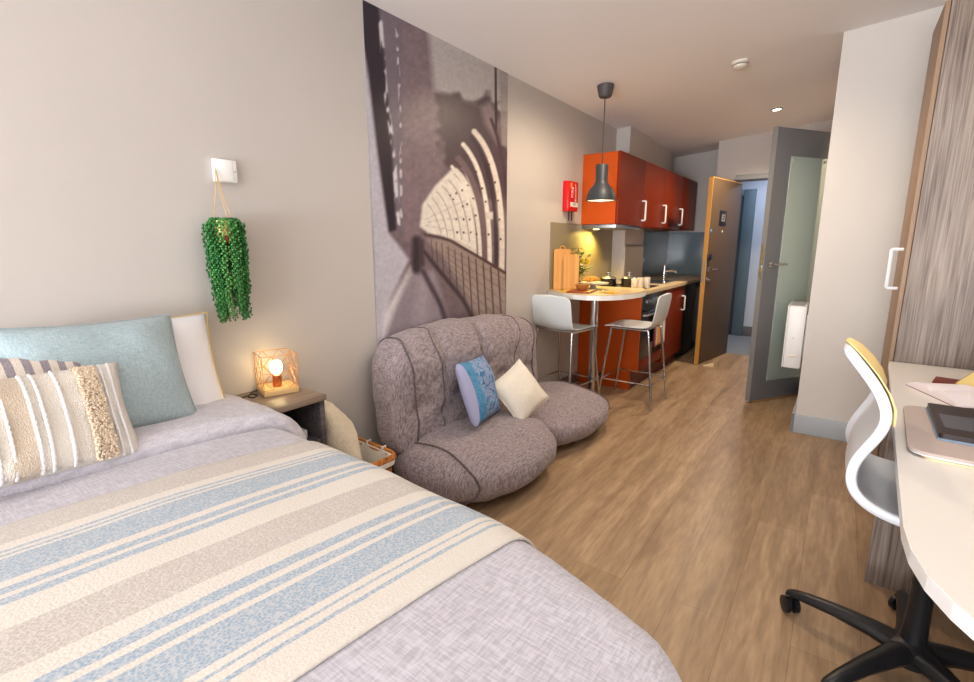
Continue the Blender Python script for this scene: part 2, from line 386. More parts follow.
# ------------------------------------------------------------------ wall mural (greyscale print of a railed footbridge)
def make_mural():
    import numpy as np
    Y0, Y1, Z1 = 1.745, 2.987, 2.431
    nu, nv = 190, 330
    f = 491.; p = math.atan(96 / 491.); ya = math.atan(358 / 500.3)
    F = np.array([-math.sin(ya) * math.cos(p), math.cos(ya) * math.cos(p), -math.sin(p)]); Rr = np.array([math.cos(ya), math.sin(ya), 0]); U = np.cross(Rr, F)
    yy, zz = np.meshgrid(np.linspace(Y0, Y1, nu), np.linspace(.02, Z1, nv))
    D = np.stack([np.full_like(yy, WX), yy, zz - 1.295], -1)
    dz = D @ F
    X = (487 + f * (D @ Rr) / dz - 360) * 2.006; Y = (341 - f * (D @ U) / dz) * 2.006    # artwork coordinates
    rng = np.random.RandomState(3)
    img = np.zeros(X.shape + (3,)); img[:] = (112, 96, 102)
    def sdp(poly):
        P = np.array(poly, float); d = np.full(X.shape, 1e9); ins = np.zeros(X.shape, bool)
        for i in range(len(P)):
            a = P[i]; b = P[(i + 1) % len(P)]; e = b - a
            t = np.clip(((X - a[0]) * e[0] + (Y - a[1]) * e[1]) / (e @ e), 0, 1)
            d = np.minimum(d, np.hypot(X - a[0] - t * e[0], Y - a[1] - t * e[1]))
            c = ((a[1] > Y) != (b[1] > Y)) & (X < (b[0] - a[0]) * (Y - a[1]) / ((b[1] - a[1]) if b[1] != a[1] else 1e-9) + a[0])
            ins ^= c
        return np.where(ins, -d, d)
    def sds(pts):
        d = np.full(X.shape, 1e9)
        for a, b in zip(pts[:-1], pts[1:]):
            a = np.array(a, float); e = np.array(b, float) - a
            t = np.clip(((X - a[0]) * e[0] + (Y - a[1]) * e[1]) / (e @ e), 0, 1)
            d = np.minimum(d, np.hypot(X - a[0] - t * e[0], Y - a[1] - t * e[1]))
        return d
    def put(mask, c, al=1.0):
        m = (np.clip(mask, 0, 1) * al)[..., None]; img[:] = img * (1 - m) + np.array(c, float) * m
    def poly(pts, c, soft=3, al=1.0): put(.5 - sdp(pts) / (2 * soft), c, al)
    def stroke(pts, c, wd, soft=1.5, al=1.0): put(.5 + (wd / 2 - sds(pts)) / (2 * soft), c, al)
    def curve(a, b, c, n=14):
        return [((1 - t) ** 2 * a[0] + 2 * t * (1 - t) * b[0] + t * t * c[0], (1 - t) ** 2 * a[1] + 2 * t * (1 - t) * b[1] + t * t * c[1]) for t in [i / n for i in range(n + 1)]]
    def nz(sx, sy):
        g = rng.rand(int(700 / sy) + 3, int(320 / sx) + 3); gx = np.clip(X, 0, 315) / sx; gy = np.clip(Y, 0, 695) / sy
        ix = gx.astype(int); iy = gy.astype(int); fx = gx - ix; fy = gy - iy
        return (g[iy, ix] * (1 - fx) + g[iy, ix + 1] * fx) * (1 - fy) + (g[iy + 1, ix] * (1 - fx) + g[iy + 1, ix + 1] * fx) * fy
    poly([(80, 0), (140, 40), (172, 330), (112, 490), (82, 480)], (124, 106, 112), 5)
    img[:] *= (0.92 + .14 * nz(7, 7))[..., None]
    poly([(133, 40), (300, 110), (300, 300), (262, 225), (215, 205), (165, 188), (148, 180)], (178, 172, 170), 7)
    n1 = nz(14, 12)
    put(np.clip(.5 - (sdp([(150, 190), (185, 185), (225, 205), (262, 190), (300, 260), (300, 430), (205, 360), (168, 335)]) + (n1 - .5) * 22) / 12, 0, 1), (76, 60, 68))
    poly([(240, 215), (262, 200), (280, 250), (275, 290), (250, 250)], (165, 150, 150), 6, .6)
    poly([(0, 0), (36, 12), (52, 120), (62, 240), (74, 460), (56, 466), (34, 300), (16, 150), (2, 60)], (38, 27, 40), 3)
    poly([(36, 12), (84, 30), (84, 470), (72, 460), (60, 240), (48, 120)], (112, 100, 110), 4)
    n2 = nz(6, 13)
    put(np.clip((6 - sds([(40, 45), (52, 200), (66, 300), (76, 450)])) / 4, 0, 1) * np.clip((n2 - .35) * 5, 0, 1), (206, 202, 206))
    put(np.clip((4 - sds([(72, 50), (79, 200), (82, 440)])) / 3, 0, 1) * np.clip((nz(5, 9) - .45) * 5, 0, 1), (198, 192, 196))
    poly([(2, 70), (16, 160), (34, 310), (56, 466), (98, 520), (60, 600), (36, 690), (30, 690), (26, 520)], (182, 178, 188), 4)
    poly([(36, 690), (44, 630), (100, 535), (118, 545), (80, 610), (52, 690)], (206, 200, 204), 6)
    poly([(100, 548), (150, 540), (190, 690), (46, 690), (70, 620)], (140, 128, 136), 7)
    poly([(118, 560), (136, 560), (140, 690), (95, 690)], (168, 158, 164), 8, .5)
    # white parapet fan
    poly([(119, 455), (124, 410), (150, 372), (186, 336), (214, 352), (236, 395), (246, 450), (250, 525), (200, 492), (165, 474), (140, 470)], (222, 214, 203), 3)
    for k, x in enumerate((132, 141, 151, 162, 174, 186, 200)):
        t = k / 6
        top = (x + 2, 408 - 70 * t)
        stroke(curve(top, (x + 22 + 18 * t, top[1] + 25), (x + 30 + 22 * t, 470 + 20 * t)), (150, 136, 130), 1.2 + 1.0 * t, 1)
    for k in range(3):
        y = 412 + 28 * k; stroke([(130, 440 + 6 * k), (232, y - 20 + 12 * k)], (176, 164, 156), 1.2, 1, .8)
    # near arches
    stroke(curve((190, 330), (236, 370), (236, 520)), (84, 66, 70), 5)
    stroke(curve((183, 334), (226, 370), (226, 512)), (226, 218, 206), 6)
    stroke(curve((196, 318), (248, 370), (248, 525)), (110, 90, 94), 12)
    stroke(curve((192, 342), (238, 380), (240, 520)), (222, 214, 202), 8)
    stroke(curve((206, 290), (262, 350), (259, 535)), (224, 216, 203), 9)
    stroke(curve((222, 275), (276, 340), (272, 535)), (58, 42, 50), 7)
    stroke(curve((228, 264), (292, 330), (283, 545)), (214, 204, 192), 11)
    stroke(curve((262, 240), (300, 330), (296, 520)), (66, 48, 56), 6)
    for cx, cy in ((212, 312), (232, 345), (244, 378), (251, 405), (254, 432), (257, 470), (240, 300), (258, 330), (270, 366), (276, 402), (279, 440), (281, 480),
                   (215, 372), (226, 398), (231, 432), (233, 470), (204, 382), (214, 410), (219, 440), (221, 466), (192, 388), (205, 414), (207, 440), (207, 466), (186, 400), (180, 392), (192, 440), (194, 466)):
        put(np.clip(2.6 - np.hypot(X - cx, Y - cy), 0, 1), (60, 44, 48))
    poly([(252, 425), (266, 425), (266, 440), (252, 440)], (205, 198, 190), 1.5)
    # balustrade
    poly([(132, 478), (172, 480), (230, 512), (292, 548), (292, 690), (258, 690), (205, 600), (160, 540)], (150, 132, 124), 4)
    n3 = nz(9, 14)
    poly([(132, 490), (160, 505), (215, 600), (262, 690), (240, 690), (190, 610), (150, 545)], (112, 96, 98), 5)
    for k in range(12):
        t = k / 11; x = 142 + 150 * t ** 1.15
        stroke([(x, 482 + 70 * t ** 1.3), (x + 3 + 8 * t, 520 + 200 * t)], (70, 54, 56), 1.3 + 1.8 * t, 1, .9)
    for k in range(6):
        stroke([(170, 496 + 9 * k), (294, 562 + 24 * k)], (96, 78, 76), 1.2, 1, .7)
    stroke([(130, 470), (150, 474), (180, 482), (235, 514), (298, 552)], (70, 50, 50), 5.5)
    stroke([(134, 468), (160, 472), (200, 486), (240, 508)], (168, 150, 146), 1.4, 1, .8)
    stroke([(128, 505), (160, 545), (205, 600), (252, 690)], (58, 44, 52), 7, 3)
    stroke([(126, 545), (160, 610), (186, 690)], (70, 56, 66), 9, 4)
    stroke([(112, 482), (112, 540)], (52, 40, 48), 18, 5)
    stroke([(122, 485), (124, 530)], (62, 48, 54), 8, 4)
    stroke([(271, 120), (272, 260)], (46, 32, 40), 4)
    poly([(276, 120), (300, 140), (300, 300), (282, 290)], (150, 142, 140), 3, .8)
    img[:] *= (0.95 + .1 * nz(4, 4))[..., None]
    img[:] = np.clip(img, 0, 255)
    c = img / 255; c = np.where(c <= .04045, c / 12.92, ((c + .055) / 1.055) ** 2.4)
    bm = bmesh.new()
    V = [[bm.verts.new((WX + .004, yy[i, j], zz[i, j])) for j in range(nu)] for i in range(nv)]
    for i in range(nv - 1):
        for j in range(nu - 1): bm.faces.new((V[i][j], V[i][j + 1], V[i + 1][j + 1], V[i + 1][j]))
    # thin backing edge
    q = bmesh.ops.create_cube(bm, size=1)
    for v in q['verts']: v.co = Vector((WX + .0018 + v.co.x * .0036, (Y0 + Y1) / 2 + v.co.y * (Y1 - Y0), (.02 + Z1) / 2 + v.co.z * (Z1 - .02)))
    me = bpy.data.meshes.new('wall_mural'); bm.to_mesh(me); bm.free()
    ca = me.color_attributes.new('art', 'FLOAT_COLOR', 'POINT')
    arr = np.ones((len(me.vertices), 4), np.float32); arr[:nu * nv, :3] = c.reshape(-1, 3); arr[nu * nv:, :3] = .3
    ca.data.foreach_set('color', arr.ravel())
    m = bpy.data.materials.new('mural_print'); m.use_nodes = True; nt = m.node_tree
    a = nt.nodes.new('ShaderNodeVertexColor'); a.layer_name = 'art'
    nt.links.new(a.outputs[0], nt.nodes['Principled BSDF'].inputs['Base Color']); nt.nodes['Principled BSDF'].inputs['Roughness'].default_value = .38
    me.materials.append(m)
    o = bpy.data.objects.new('wall_mural', me); COL.objects.link(o)
    tag(o, 'tall purple-grey photo mural of a railed footbridge on the wall behind the sofa', 'mural')
make_mural()

# ------------------------------------------------------------------ kitchen
KY0, KY1 = 4.25, 5.72
# splashbacks
mb = MB(); mb.bx(WX, WX + .008, 3.64, 4.97, .92, 1.478); tag(mb.build('splashback', M_glassg, smooth=False), 'olive-grey glass splashback panel behind the chopping boards', 'splashback')
mb = MB(); mb.bx(WX, WX + .008, 5.55, 6.97, .92, 1.46); tag(mb.build('splashback', M_glassb, smooth=False), 'dark blue-grey splashback panel on the left wall behind the tap', 'splashback')
mb = MB(); mb.bx(WX + .01, -1.325, 6.975, 6.985, .75, 1.46); tag(mb.build('splashback', M_glassb, smooth=False), 'pale blue splashback panel on the far end wall of the kitchen', 'splashback')
mb = MB(); mb.bx(-1.83, -1.824, 5.0, 5.55, .92, 1.30); tag(mb.build('splashback', mat('brown_splashback', (120, 108, 98), .3), smooth=False), 'brown-grey upstand panel on the boxed pipe column behind the hob', 'splashback')
# base units
t = thing('base_cabinet', 'orange end panel and oven housing of the kitchen units under the worktop', 'cabinet', (WX + .004, KY0, 0))
P = [(0, 0), (0.51, 0), (0.51, .17), (0.578, .17), (0.578, .863), (0, .863)]
mb = MB(); mb.prism([(a, b) for a, b in P], 0, .02, lambda a, b, c: (a, c, b)); mb.build('end_panel', M_orange, t, smooth=False)
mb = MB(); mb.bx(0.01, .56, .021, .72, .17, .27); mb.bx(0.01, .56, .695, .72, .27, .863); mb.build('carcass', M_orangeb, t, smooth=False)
mb = MB(); mb.bx(0.49, .51, .021, .72, 0, .169); mb.build('plinth', mat('dark_red_plinth', (96, 34, 22), .5), t, smooth=False)
mb = MB(); mb.bx(.561, .578, .03, .71, .175, .268, .002); mb.build('filler_panel', M_orangeb, t)
mb = MB(); mb.ball((.24, -.004, .105), .022, (1, .35, 1)); mb.build('cable_grommet', M_blackm, t)
t = thing('oven', 'built-in black oven with steel trim under the hob', 'oven', (WX + .006, KY0 + .03, .272))
mb = MB(); mb.bx(0, .55, 0, .66, 0, .585); mb.build('body', M_steel, t, smooth=False)
mb = MB(); mb.bx(.55, .575, 0, .66, .0, .44, .004); od = mb.build('door', mat('oven_glass', (20, 20, 22), .1, spec=.7), t)
mb = MB(); mb.tube([(.575, .05, .405), (.605, .06, .405), (.605, .60, .405), (.575, .61, .405)], .009); mb.build('handle', M_steel, od)
mb = MB(); mb.bx(.55, .578, 0, .66, .45, .585, .004); cp = mb.build('control_panel', mat('oven_panel', (40, 40, 42), .2), t)
for y in (.1, .18, .48, .56):
    mb = MB(); mb.cyl((.578, y, .525), .018, .016, 14, Matrix.Rotation(R(90), 3, 'Y')); mb.build('knob', M_steel, cp)
mb = MB(); mb.bx(.5785, .58, .26, .40, .50, .55); mb.build('display', mat('oven_display', (90, 96, 92), .2), cp)
# tea towel on the oven handle
tow = uvramp_mat('patchwork_towel', [(0, (176, 60, 92)), (.22, (222, 222, 216)), (.34, (236, 160, 40)), (.62, (232, 120, 36)), (.7, (70, 160, 172)), (.9, (240, 232, 220))], woven=.1, wob=.25)
def uvgrid(mb, fn, nu, nv):
    uv = mb.bm.loops.layers.uv.new('UVMap')
    V = [[mb.bm.verts.new(fn(i / nu, j / nv)) for i in range(nu + 1)] for j in range(nv + 1)]
    for j in range(nv):
        for i in range(nu):
            f = mb.bm.faces.new((V[j][i], V[j][i + 1], V[j + 1][i + 1], V[j + 1][i]))
            for l, (a, b) in zip(f.loops, ((i, j), (i + 1, j), (i + 1, j + 1), (i, j + 1))): l[uv].uv = (a / nu, b / nv)
def solid(o, th):
    m = o.modifiers.new('thickness', 'SOLIDIFY'); m.thickness = th; m.offset = 1; return o
mb = MB(); uvgrid(mb, lambda u, v: (WX + .006 + .618 + .006 * math.sin(u * 14) * (1 - v), KY0 + .32 + .30 * u, .68 - .32 * (1 - v)), 20, 12)
o = mb.build('tea_towel', tow); solid(o, .004); tag(o, 'teal, orange and maroon patterned tea towel hanging from the oven handle', 'towel')
# sink cabinet
t = thing('base_cabinet', 'orange sink cabinet with a white handle at the door end of the worktop', 'cabinet', (WX + .004, KY0 + .72, 0))
L_ = KY1 - KY0 - .72
mb = MB(); mb.bx(.01, .56, 0, L_, .12, .863); mb.build('carcass', M_orangeb, t, smooth=False)
mb = MB(); mb.bx(.49, .51, 0, L_, 0, .12); mb.build('plinth', MATS['dark_red_plinth'], t, smooth=False)
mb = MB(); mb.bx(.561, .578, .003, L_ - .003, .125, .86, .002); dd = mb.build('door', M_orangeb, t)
def dhandle(mb, p, h, out=.03, r=.006, axis=(1, 0, 0)):
    p = Vector(p); a = Vector(axis) * out
    mb.tube([p, p + a * .9, p + a + Vector((0, 0, .004)), p + a + Vector((0, 0, h - .004)), p + a * .9 + Vector((0, 0, h)), p + Vector((0, 0, h))], r, 6)
mb = MB(); dhandle(mb, (.578, L_ - .12, .60), .15, .035, .008); mb.build('handle', M_white, dd)
# dark fridge
t = thing('under_counter_fridge', 'dark under-counter fridge in the gap beside the open entrance door', 'fridge', (WX + .02, KY1 + .02, 0))
mb = MB(); mb.bx(0, .50, 0, .56, .02, .84, .008); mb.build('body', M_blackm, t)
mb = MB(); mb.bx(.502, .54, 0, .56, .06, .84, .01); mb.build('door', M_black, t)
# worktop
mb = MB(); mb.bx(WX + .009, -1.365, 4.235, 6.97, .866, .903, .003)
tag(mb.build('worktop', M_worktop), 'long pale beige worktop over the orange kitchen units', 'worktop')
# bar table
t = thing('breakfast_bar', 'rounded pale breakfast bar with a white edge on a chrome pole', 'table', (-1.59, 3.72, 0))
ctrl = [(WX + .002, 3.62), (-1.85, 3.53), (-1.75, 3.46), (-1.64, 3.425), (-1.53, 3.42), (-1.44, 3.455), (-1.37, 3.53), (-1.32, 3.62), (-1.29, 3.74), (-1.275, 3.87), (-1.275, 3.98), (-1.30, 4.09), (-1.345, 4.18), (-1.365, 4.232), (-1.80, 4.232), (WX + .002, 4.232)]
loc = [(a + 1.59, b - 3.72) for a, b in ctrl]
mb = MB(); mb.prism(loc, .9225, .929); mb.build('table_top', M_tabletop, t, smooth=False)
mb = MB(); mb.prism(loc, .887, .9224)
mb.build('edge_band', M_edge, t, smooth=False)
mb = MB(); mb.lathe([(.055, 0), (.05, .006), (.031, .012), (.031, .02)]); mb.lathe([(.03, .012), (.03, .875)]); mb.lathe([(.03, .868), (.07, .878), (.07, .886)]); mb.build('pole', M_chrome, t)

# wall cabinets
DY = [4.22, 4.895, 5.56, 6.24, 6.92]
names = ['orange wall cabinet over the chopping boards, nearest the pendant lamp, with a hood below', 'orange wall cabinet second from the pendant lamp',
         'dark orange wall cabinet third from the pendant lamp', 'dark orange wall cabinet at the far end beside the entrance door']
for i in range(4):
    y0, y1 = DY[i], DY[i + 1]
    t = thing('wall_cabinet', names[i], 'cabinet', (WX, y0, 1.478), group='wall cabinets over the worktop')
    xo = .145 if i == 1 else 0
    mb = MB(); mb.bx((.0 if i in (0,3) else .145), .318, .001, y1 - y0 - .001, 0, .60); mb.build('carcass', M_orange, t, smooth=False)
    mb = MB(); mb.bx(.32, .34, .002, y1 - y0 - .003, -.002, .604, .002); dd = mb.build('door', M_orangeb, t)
    if i < 3:
        mb = MB(); dhandle(mb, (.34, y1 - y0 - .05 - (.02 if i == 2 else 0), .05), .18, .035, .009); mb.build('handle', M_white, dd)
t = thing('cooker_hood', 'slim steel cooker hood with a lit lamp under the nearest orange wall cabinet', 'hood', (WX, 4.23, 1.44))
mb = MB(); mb.bx(0.01, .325, 0, .62, 0, .036, .003); mb.build('body', M_steel, t)
mb = MB(); mb.bx(.15, .30, .05, .58, -.003, 0); mb.build('grease_filter', mat('hood_filter', (120, 116, 108), .5, metal=.6), t)
mb = MB(); mb.lathe([(.028, 0), (.028, -.004), (.02, -.006)], (.08, .15, 0)); mb.build('lamp', mat('hood_lamp', (255, 240, 190), .4, emit=(255, 226, 150), estr=6), t)

# hob, tap, pans, crockery
t = thing('hob', 'black glass hob set into the worktop', 'hob', (-1.66, 4.62, .904))
mb = MB(); mb.bx(-.24, .24, -.24, .24, 0, .006, .002); mb.build('glass', MATS['oven_glass'], t)
for a, b, r_ in ((-.12, -.11, .085), (-.12, .12, .07), (.11, .12, .085), (.11, -.12, .07)):
    mb = MB(); mb.lathe([(r_, .0062), (r_, .0068), (r_ - .006, .0070), (r_ - .006, .0062)], (a, b, 0)); mb.build('burner_ring', mat('burner_grey', (70, 70, 72), .4), t)
def pan(lab, loc, r, h, rz, lid=True):
    t = thing('saucepan', lab, 'pan', loc, rz)
    mb = MB(); mb.lathe([(r * .92, 0), (r, .012), (r, h), (r * 1.03, h + .004), (r * .95, h + .002), (r * .95, .01), (0.001, .01)]); mb.build('pan_body', M_black, t)
    mb = MB(); mb.lathe([(r * 1.02, h + .004), (r * .8, h + .018), (.012, h + .026), (.010, h + .045), (.02, h + .05), (.018, h + .06), (.001, h + .062)]); mb.build('lid', M_steel, t)
    mb = MB()
    mb.tube([(r * .97, -.03, h * .75), (r + .03, -.022, h * .8), (r + .035, 0, h * .8), (r + .03, .022, h * .8), (r * .97, .03, h * .75)], .006); mb.build('handle', M_steel, t)
pan('left black saucepan with a steel lid beside the lemon sprig', (-1.765, 4.42, .912), .072, .075, 0.3)
pan('right black saucepan with a steel lid nearest the white cups', (-1.575, 4.44, .912), .068, .08, 2.5)
for i, (x, y) in enumerate(((-1.475, 4.30), (-1.448, 4.375), (-1.412, 4.45))):
    mb = MB(); mb.lathe([(.024, 0), (.027, .004), (.028, .10), (.0255, .10), (.024, .008), (.001, .008)], n=20)
    o = mb.build('cup', mat('cream_ceramic', (224, 212, 190), .25), loc=(x, y, (.904, .9115, .904)[0] + (.0065 if i else 0)))
    tag(o, ['tall cream cup on the worktop, leftmost of three beside the pans', 'tall cream cup on the worktop, middle of three beside the pans', 'tall cream cup on the worktop, rightmost of three beside the pans'][i], 'cup', 'cream cups by the hob')
t = thing('kitchen_tap', 'tall chrome kitchen tap at the sink end of the worktop', 'tap', (-1.50, 5.27, .904))
mb = MB(); mb.lathe([(.024, 0), (.022, .01), (.012, .02), (.012, .17), (.010, .185), (.001, .19)]); mb.build('body', M_chrome, t)
mb = MB(); mb.tube([(0.005, 0, .12), (.06, .02, .13), (.10, .04, .125), (.105, .042, .105)], .008); mb.build('spout', M_chrome, t)
mb = MB(); mb.tube([(0, 0, .18), (-.01, .04, .195)], .005); mb.build('lever', M_chrome, t)
t = thing('sink', 'steel sink bowl set into the worktop beside the tap', 'sink', (-1.66, 5.42, .904))
mb = MB(); mb.bx(-.2, .18, -.3, .3, 0, .004, .0015); mb.build('rim', M_steel, t)
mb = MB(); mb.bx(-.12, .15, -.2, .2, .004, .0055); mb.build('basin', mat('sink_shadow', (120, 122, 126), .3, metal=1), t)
# chopping boards
def board(lab, loc, wd, h, rz, tilt, knob=True):
    t = thing('chopping_board', lab, 'chopping board', loc, rot=(R(tilt), 0, rz), group='chopping boards against the splashback')
    pts = []
    for cx, cy, a0 in ((wd / 2 - .02, .02, -90), (wd / 2 - .02, h - .02, 0), (-wd / 2 + .02, h - .02, 90), (-wd / 2 + .02, .02, 180)):
        for k in range(5): a = R(a0 + 22.5 * k); pts.append((cx + .02 * math.cos(a), cy + .02 * math.sin(a)))
    mb = MB(); mb.prism(pts, 0, .018, lambda a, b, c: (a, c, b)); mb.build('board', M_board, t, ang=50)
    mb = MB(); mb.tube([(-.018, .009, h - .01), (-.018, .009, h + .012), (-.008, .009, h + .022), (.008, .009, h + .022), (.018, .009, h + .012), (.018, .009, h - .01)], .006, 6)
    mb.build('handle_loop', M_board, t)
board('taller chopping board leaning on the splashback, partly hidden by the other', (-1.878, 3.70, .9305), .145, .335, R(32), -6)
board('shorter front chopping board leaning beside the lemon sprig', (-1.80, 3.705, .9305), .125, .29, R(30), -7)
# sprig of lemons in a vase
t = thing('lemon_branch', 'leafy lemon sprig with yellow fruit in a dark bottle vase', 'plant', (-1.83, 3.90, .9305))
mb = MB(); mb.lathe([(.022, 0), (.026, .01), (.026, .05), (.010, .075), (.009, .10), (.011, .102), (.001, .102)]); mb.build('vase', mat('dark_glass', (52, 46, 30), .15), t)
ms = MB(); ml = MB(); rnd = random.Random(4)
for (tx, ty, tz, fr) in ((-.02, -.09, .33, 1), (.02, .02, .28, 1), (.03, .13, .27, 1), (-.01, -.03, .22, 0), (.05, .10, .18, 0), (-.01, .02, .34, 0)):
    pts = [(tx * k / 6 + .01 * math.sin(k), ty * (k / 6) ** 1.4, .09 + (tz - .09) * k / 6) for k in range(7)]
    ms.tube(pts, .0022, 5)
    for k in range(2, 7):
        for q in range(3):
            a = rnd.uniform(0, 6.28); ax = Vector((math.cos(a), math.sin(a), rnd.uniform(-.3, .5))).normalized()
            b = Vector(pts[k]); sd = ax.cross(Vector((0, 0, 1))).normalized() * .017; l = rnd.uniform(.045, .07)
            vs = [ml.bm.verts.new(b + v) for v in (Vector((0, 0, 0)), ax * l * .5 + sd, ax * l, ax * l * .5 - sd)]
            md = ml.bm.verts.new(b + ax * l * .5 - Vector((0, 0, .004)))
            for i in range(4): ml.bm.faces.new((vs[i], vs[(i + 1) % 4], md))
    if fr: MB().ball((tx * .8 + .015, ty * .75, tz * .72 + .03), .019, (1, 1, 1.25), 10, 8).build('lemon', mat('lemon_yellow', (246, 206, 30), .45), t)
ms.build('stem', mat('brown_stem', (92, 78, 40), .7), t); ml.build('leaves', mat('lemon_leaf', (104, 146, 34), .5, var=.3, vscale=30), t, fix=False)
# cake plate with bread, bowl on a board, cutlery
t = thing('cake_stand', 'low grey-white plate stand on the breakfast bar under the pastries', 'plate', (-1.69, 3.90, .9305))
mb = MB(); mb.lathe([(.05, 0), (.03, .01), (.02, .03), (.11, .04), (.13, .052), (.128, .056), (.10, .046), (.001, .046)], n=32); mb.build('plate', mat('grey_ceramic', (196, 192, 186), .3), t)
for i, (x, y, rz, s) in enumerate(((-.03, -.03, .4, 1), (.03, .0, 1.2, 1.05), (.0, .045, 2.2, .95))):
    mb = MB(); pts = [(.05 * s * math.cos(a), .035 * s * math.sin(a), .012 * math.sin(a)) for a in [R(20 + 14 * k) for k in range(11)]]
    mb.tube(pts, .02, 10, rs=[.006 + .017 * math.sin(math.pi * k / 10) * s for k in range(11)])
    o = mb.build('croissant', mat('golden_pastry', (216, 148, 46), .5, var=.25, vscale=50, bump=.4, bscale=90), loc=(-1.69 + x, 3.90 + y, .9305 + .068 + .004 * i), rot=(0, 0, rz))
    tag(o, ['golden pastry on the plate stand, nearest the camera', 'golden pastry in the middle of the plate stand', 'golden pastry on the plate stand, nearest the pans'][i], 'pastry', 'pastries on the plate stand')
mb = MB(); mb.lathe([(.02, 0), (.03, .003), (.05, .03), (.054, .04), (.050, .04), (.03, .008), (.001, .007)]); 
tag(mb.build('bowl', mat('terracotta_glaze', (150, 72, 34), .3), loc=(-1.885, 4.06, .9305)), 'dark terracotta bowl by the wall behind the pastries', 'bowl')
t = thing('serving_board', 'thin red-brown serving board lying on the breakfast bar', 'board', (-1.66, 3.62, .9300), R(10))
mb = MB(); mb.bx(-.09, .09, -.13, .13, 0, .012, .004); mb.build('board', mat('red_wood', (142, 66, 28), .45, var=.2, vscale=20), t)
mb = MB(); mb.lathe([(.03, 0), (.036, .004), (.054, .032), (.056, .044), (.052, .044), (.034, .010), (.001, .009)], n=28)
tag(mb.build('bowl', mat('brown_glaze', (176, 112, 52), .3), loc=(-1.67, 3.64, .9425)), 'small brown bowl sitting on the red-brown serving board', 'bowl')
for i, (x, y) in enumerate(((-1.77, 3.58), (-1.45, 3.66))):
    mb = MB(); n = 12
    mb.bx(-.055, .055, -.06, .06, 0, .004, .0015); mb.box((0.0, .0, .007), (.09, .06, .006), .002, Matrix.Rotation(.3, 3, 'Z'))
    o = mb.build('folded_napkin', mat('mustard_napkin', (222, 172, 62), .9, var=.15, vscale=60), loc=(x, y, .9300), rot=(0, 0, .5 + i)); tag(o, ['mustard folded napkin on the bar in front of the chopping boards', 'mustard folded napkin on the bar nearest the hob'][i], 'napkin', 'napkins on the bar')
t = thing('fork', 'steel fork lying on the breakfast bar beside the mustard napkin', 'fork', (-1.47, 3.60, .9302), R(40))
mb = MB(); mb.tube([(0, -.07, .012), (0, 0, .014), (0, .05, .016)], .003, 6); mb.build('handle', M_steel, t)
mb = MB()
for q in (-.008, 0, .008): mb.tube([(q * .3, .05, .016), (q, .06, .015), (q, .095, .018)], .0016, 5)
mb.build('tines', M_steel, t)
# sockets
def socket(lab, loc, rz, wd=.146, two=True, m=None):
    t = thing('wall_socket', lab, 'socket', loc, rz)
    mb = MB(); mb.bx(0, .010, -wd / 2, wd / 2, -.043, .043, .003); mb.build('face_plate', m or M_steel, t)
    for y in ((-.035, .035) if two else (0,)):
        mb = MB(); mb.bx(.010, .014, y - .012, y + .012, .008, .03, .001); mb.build('switch', m or M_white, t)
socket('cream wall socket on the splashback beside the chopping boards', (WX + .008, 4.20, 1.10), 0, .146, True, M_offwhite)
socket('small steel socket plate on the blue splashback, left of the pair behind the cups', (WX + .008, 5.70, 1.10), 0, .086, False)
socket('steel double socket on the blue splashback, right of the pair behind the cups', (WX + .008, 5.93, 1.10), 0, .146, True)
# fire blanket
t = thing('fire_blanket', 'red fire blanket case fixed to the wall beside the orange cabinet', 'fire blanket', (WX, 3.935, 1.575))
mb = MB(); mb.bx(0, .055, -.095, .095, 0, .245, .008); mb.build('case', M_red, t)
MW = mat('print_white', (232, 226, 220), .6); MK = mat('print_black', (22, 20, 20), .6)
text('FIRE', .050, MW, t, 'lettering', (.0555, -.022, .155), (R(90), R(-90), R(90)))
text('BLANKET', .034, MW, t, 'lettering', (.0555, .040, .155), (R(90), R(-90), R(90)))
mb = MB(); mb.bx(.055, .0562, -.055, .085, .038, .075); mb.build('label', MW, t, smooth=False)
text('TEST', .026, MK, t, 'lettering', (.0565, .015, .056), (R(90), 0, R(90)))
mb = MB(); mb.bx(.055, .0562, -.06, -.03, .19, .23); mb.build('flame_symbol', mat('symbol_orange', (226, 150, 60), .5), t, smooth=False)
for y in (-.02, .035):
    mb = MB(); mb.bx(.022, .030, y - .006, y + .006, -.075, .004, .002); mb.build('pull_tab', M_blackm, t)
# pendant lamp
t = thing('pendant_lamp', 'dark grey bell-shaped pendant lamp hanging over the breakfast bar', 'lamp', (-1.57, 3.70, 0))
pg = mat('slate_grey_metal', (44, 50, 56), .45); pgi = mat('shade_inside', (240, 232, 214), .5)
zc = CZ(-1.57)
mb = MB(); mb.lathe([(.062, zc), (.062, zc - .012), (.048, zc - .075), (.04, zc - .085), (.001, zc - .086)], n=28); mb.build('ceiling_rose', mat('rose_grey', (78, 74, 74), .5), t)
mb = MB(); mb.tube([(0, 0, zc - .08), (0, 0, 1.88)], .0035, 6); mb.build('cord', M_blackm, t)
prof = [(.044, 1.895), (.046, 1.89), (.046, 1.775), (.060, 1.745), (.088, 1.715), (.108, 1.67), (.114, 1.628)]
mb = MB(); mb.lathe([(.001, 1.897)] + prof + [(.110, 1.628), (.104, 1.67), (.084, 1.71), (.056, 1.74), (.042, 1.76), (.001, 1.762)], n=36); mb.build('lamp_shade', pg, t)
mb = MB(); mb.ball((0, 0, 1.69), .036, (1, 1, 1), 16, 12); mb.lathe([(.014, 1.755), (.014, 1.715)]); mb.build('light_bulb', mat('bulb_glow', (255, 244, 220), .4, emit=(255, 226, 176), estr=9), t)
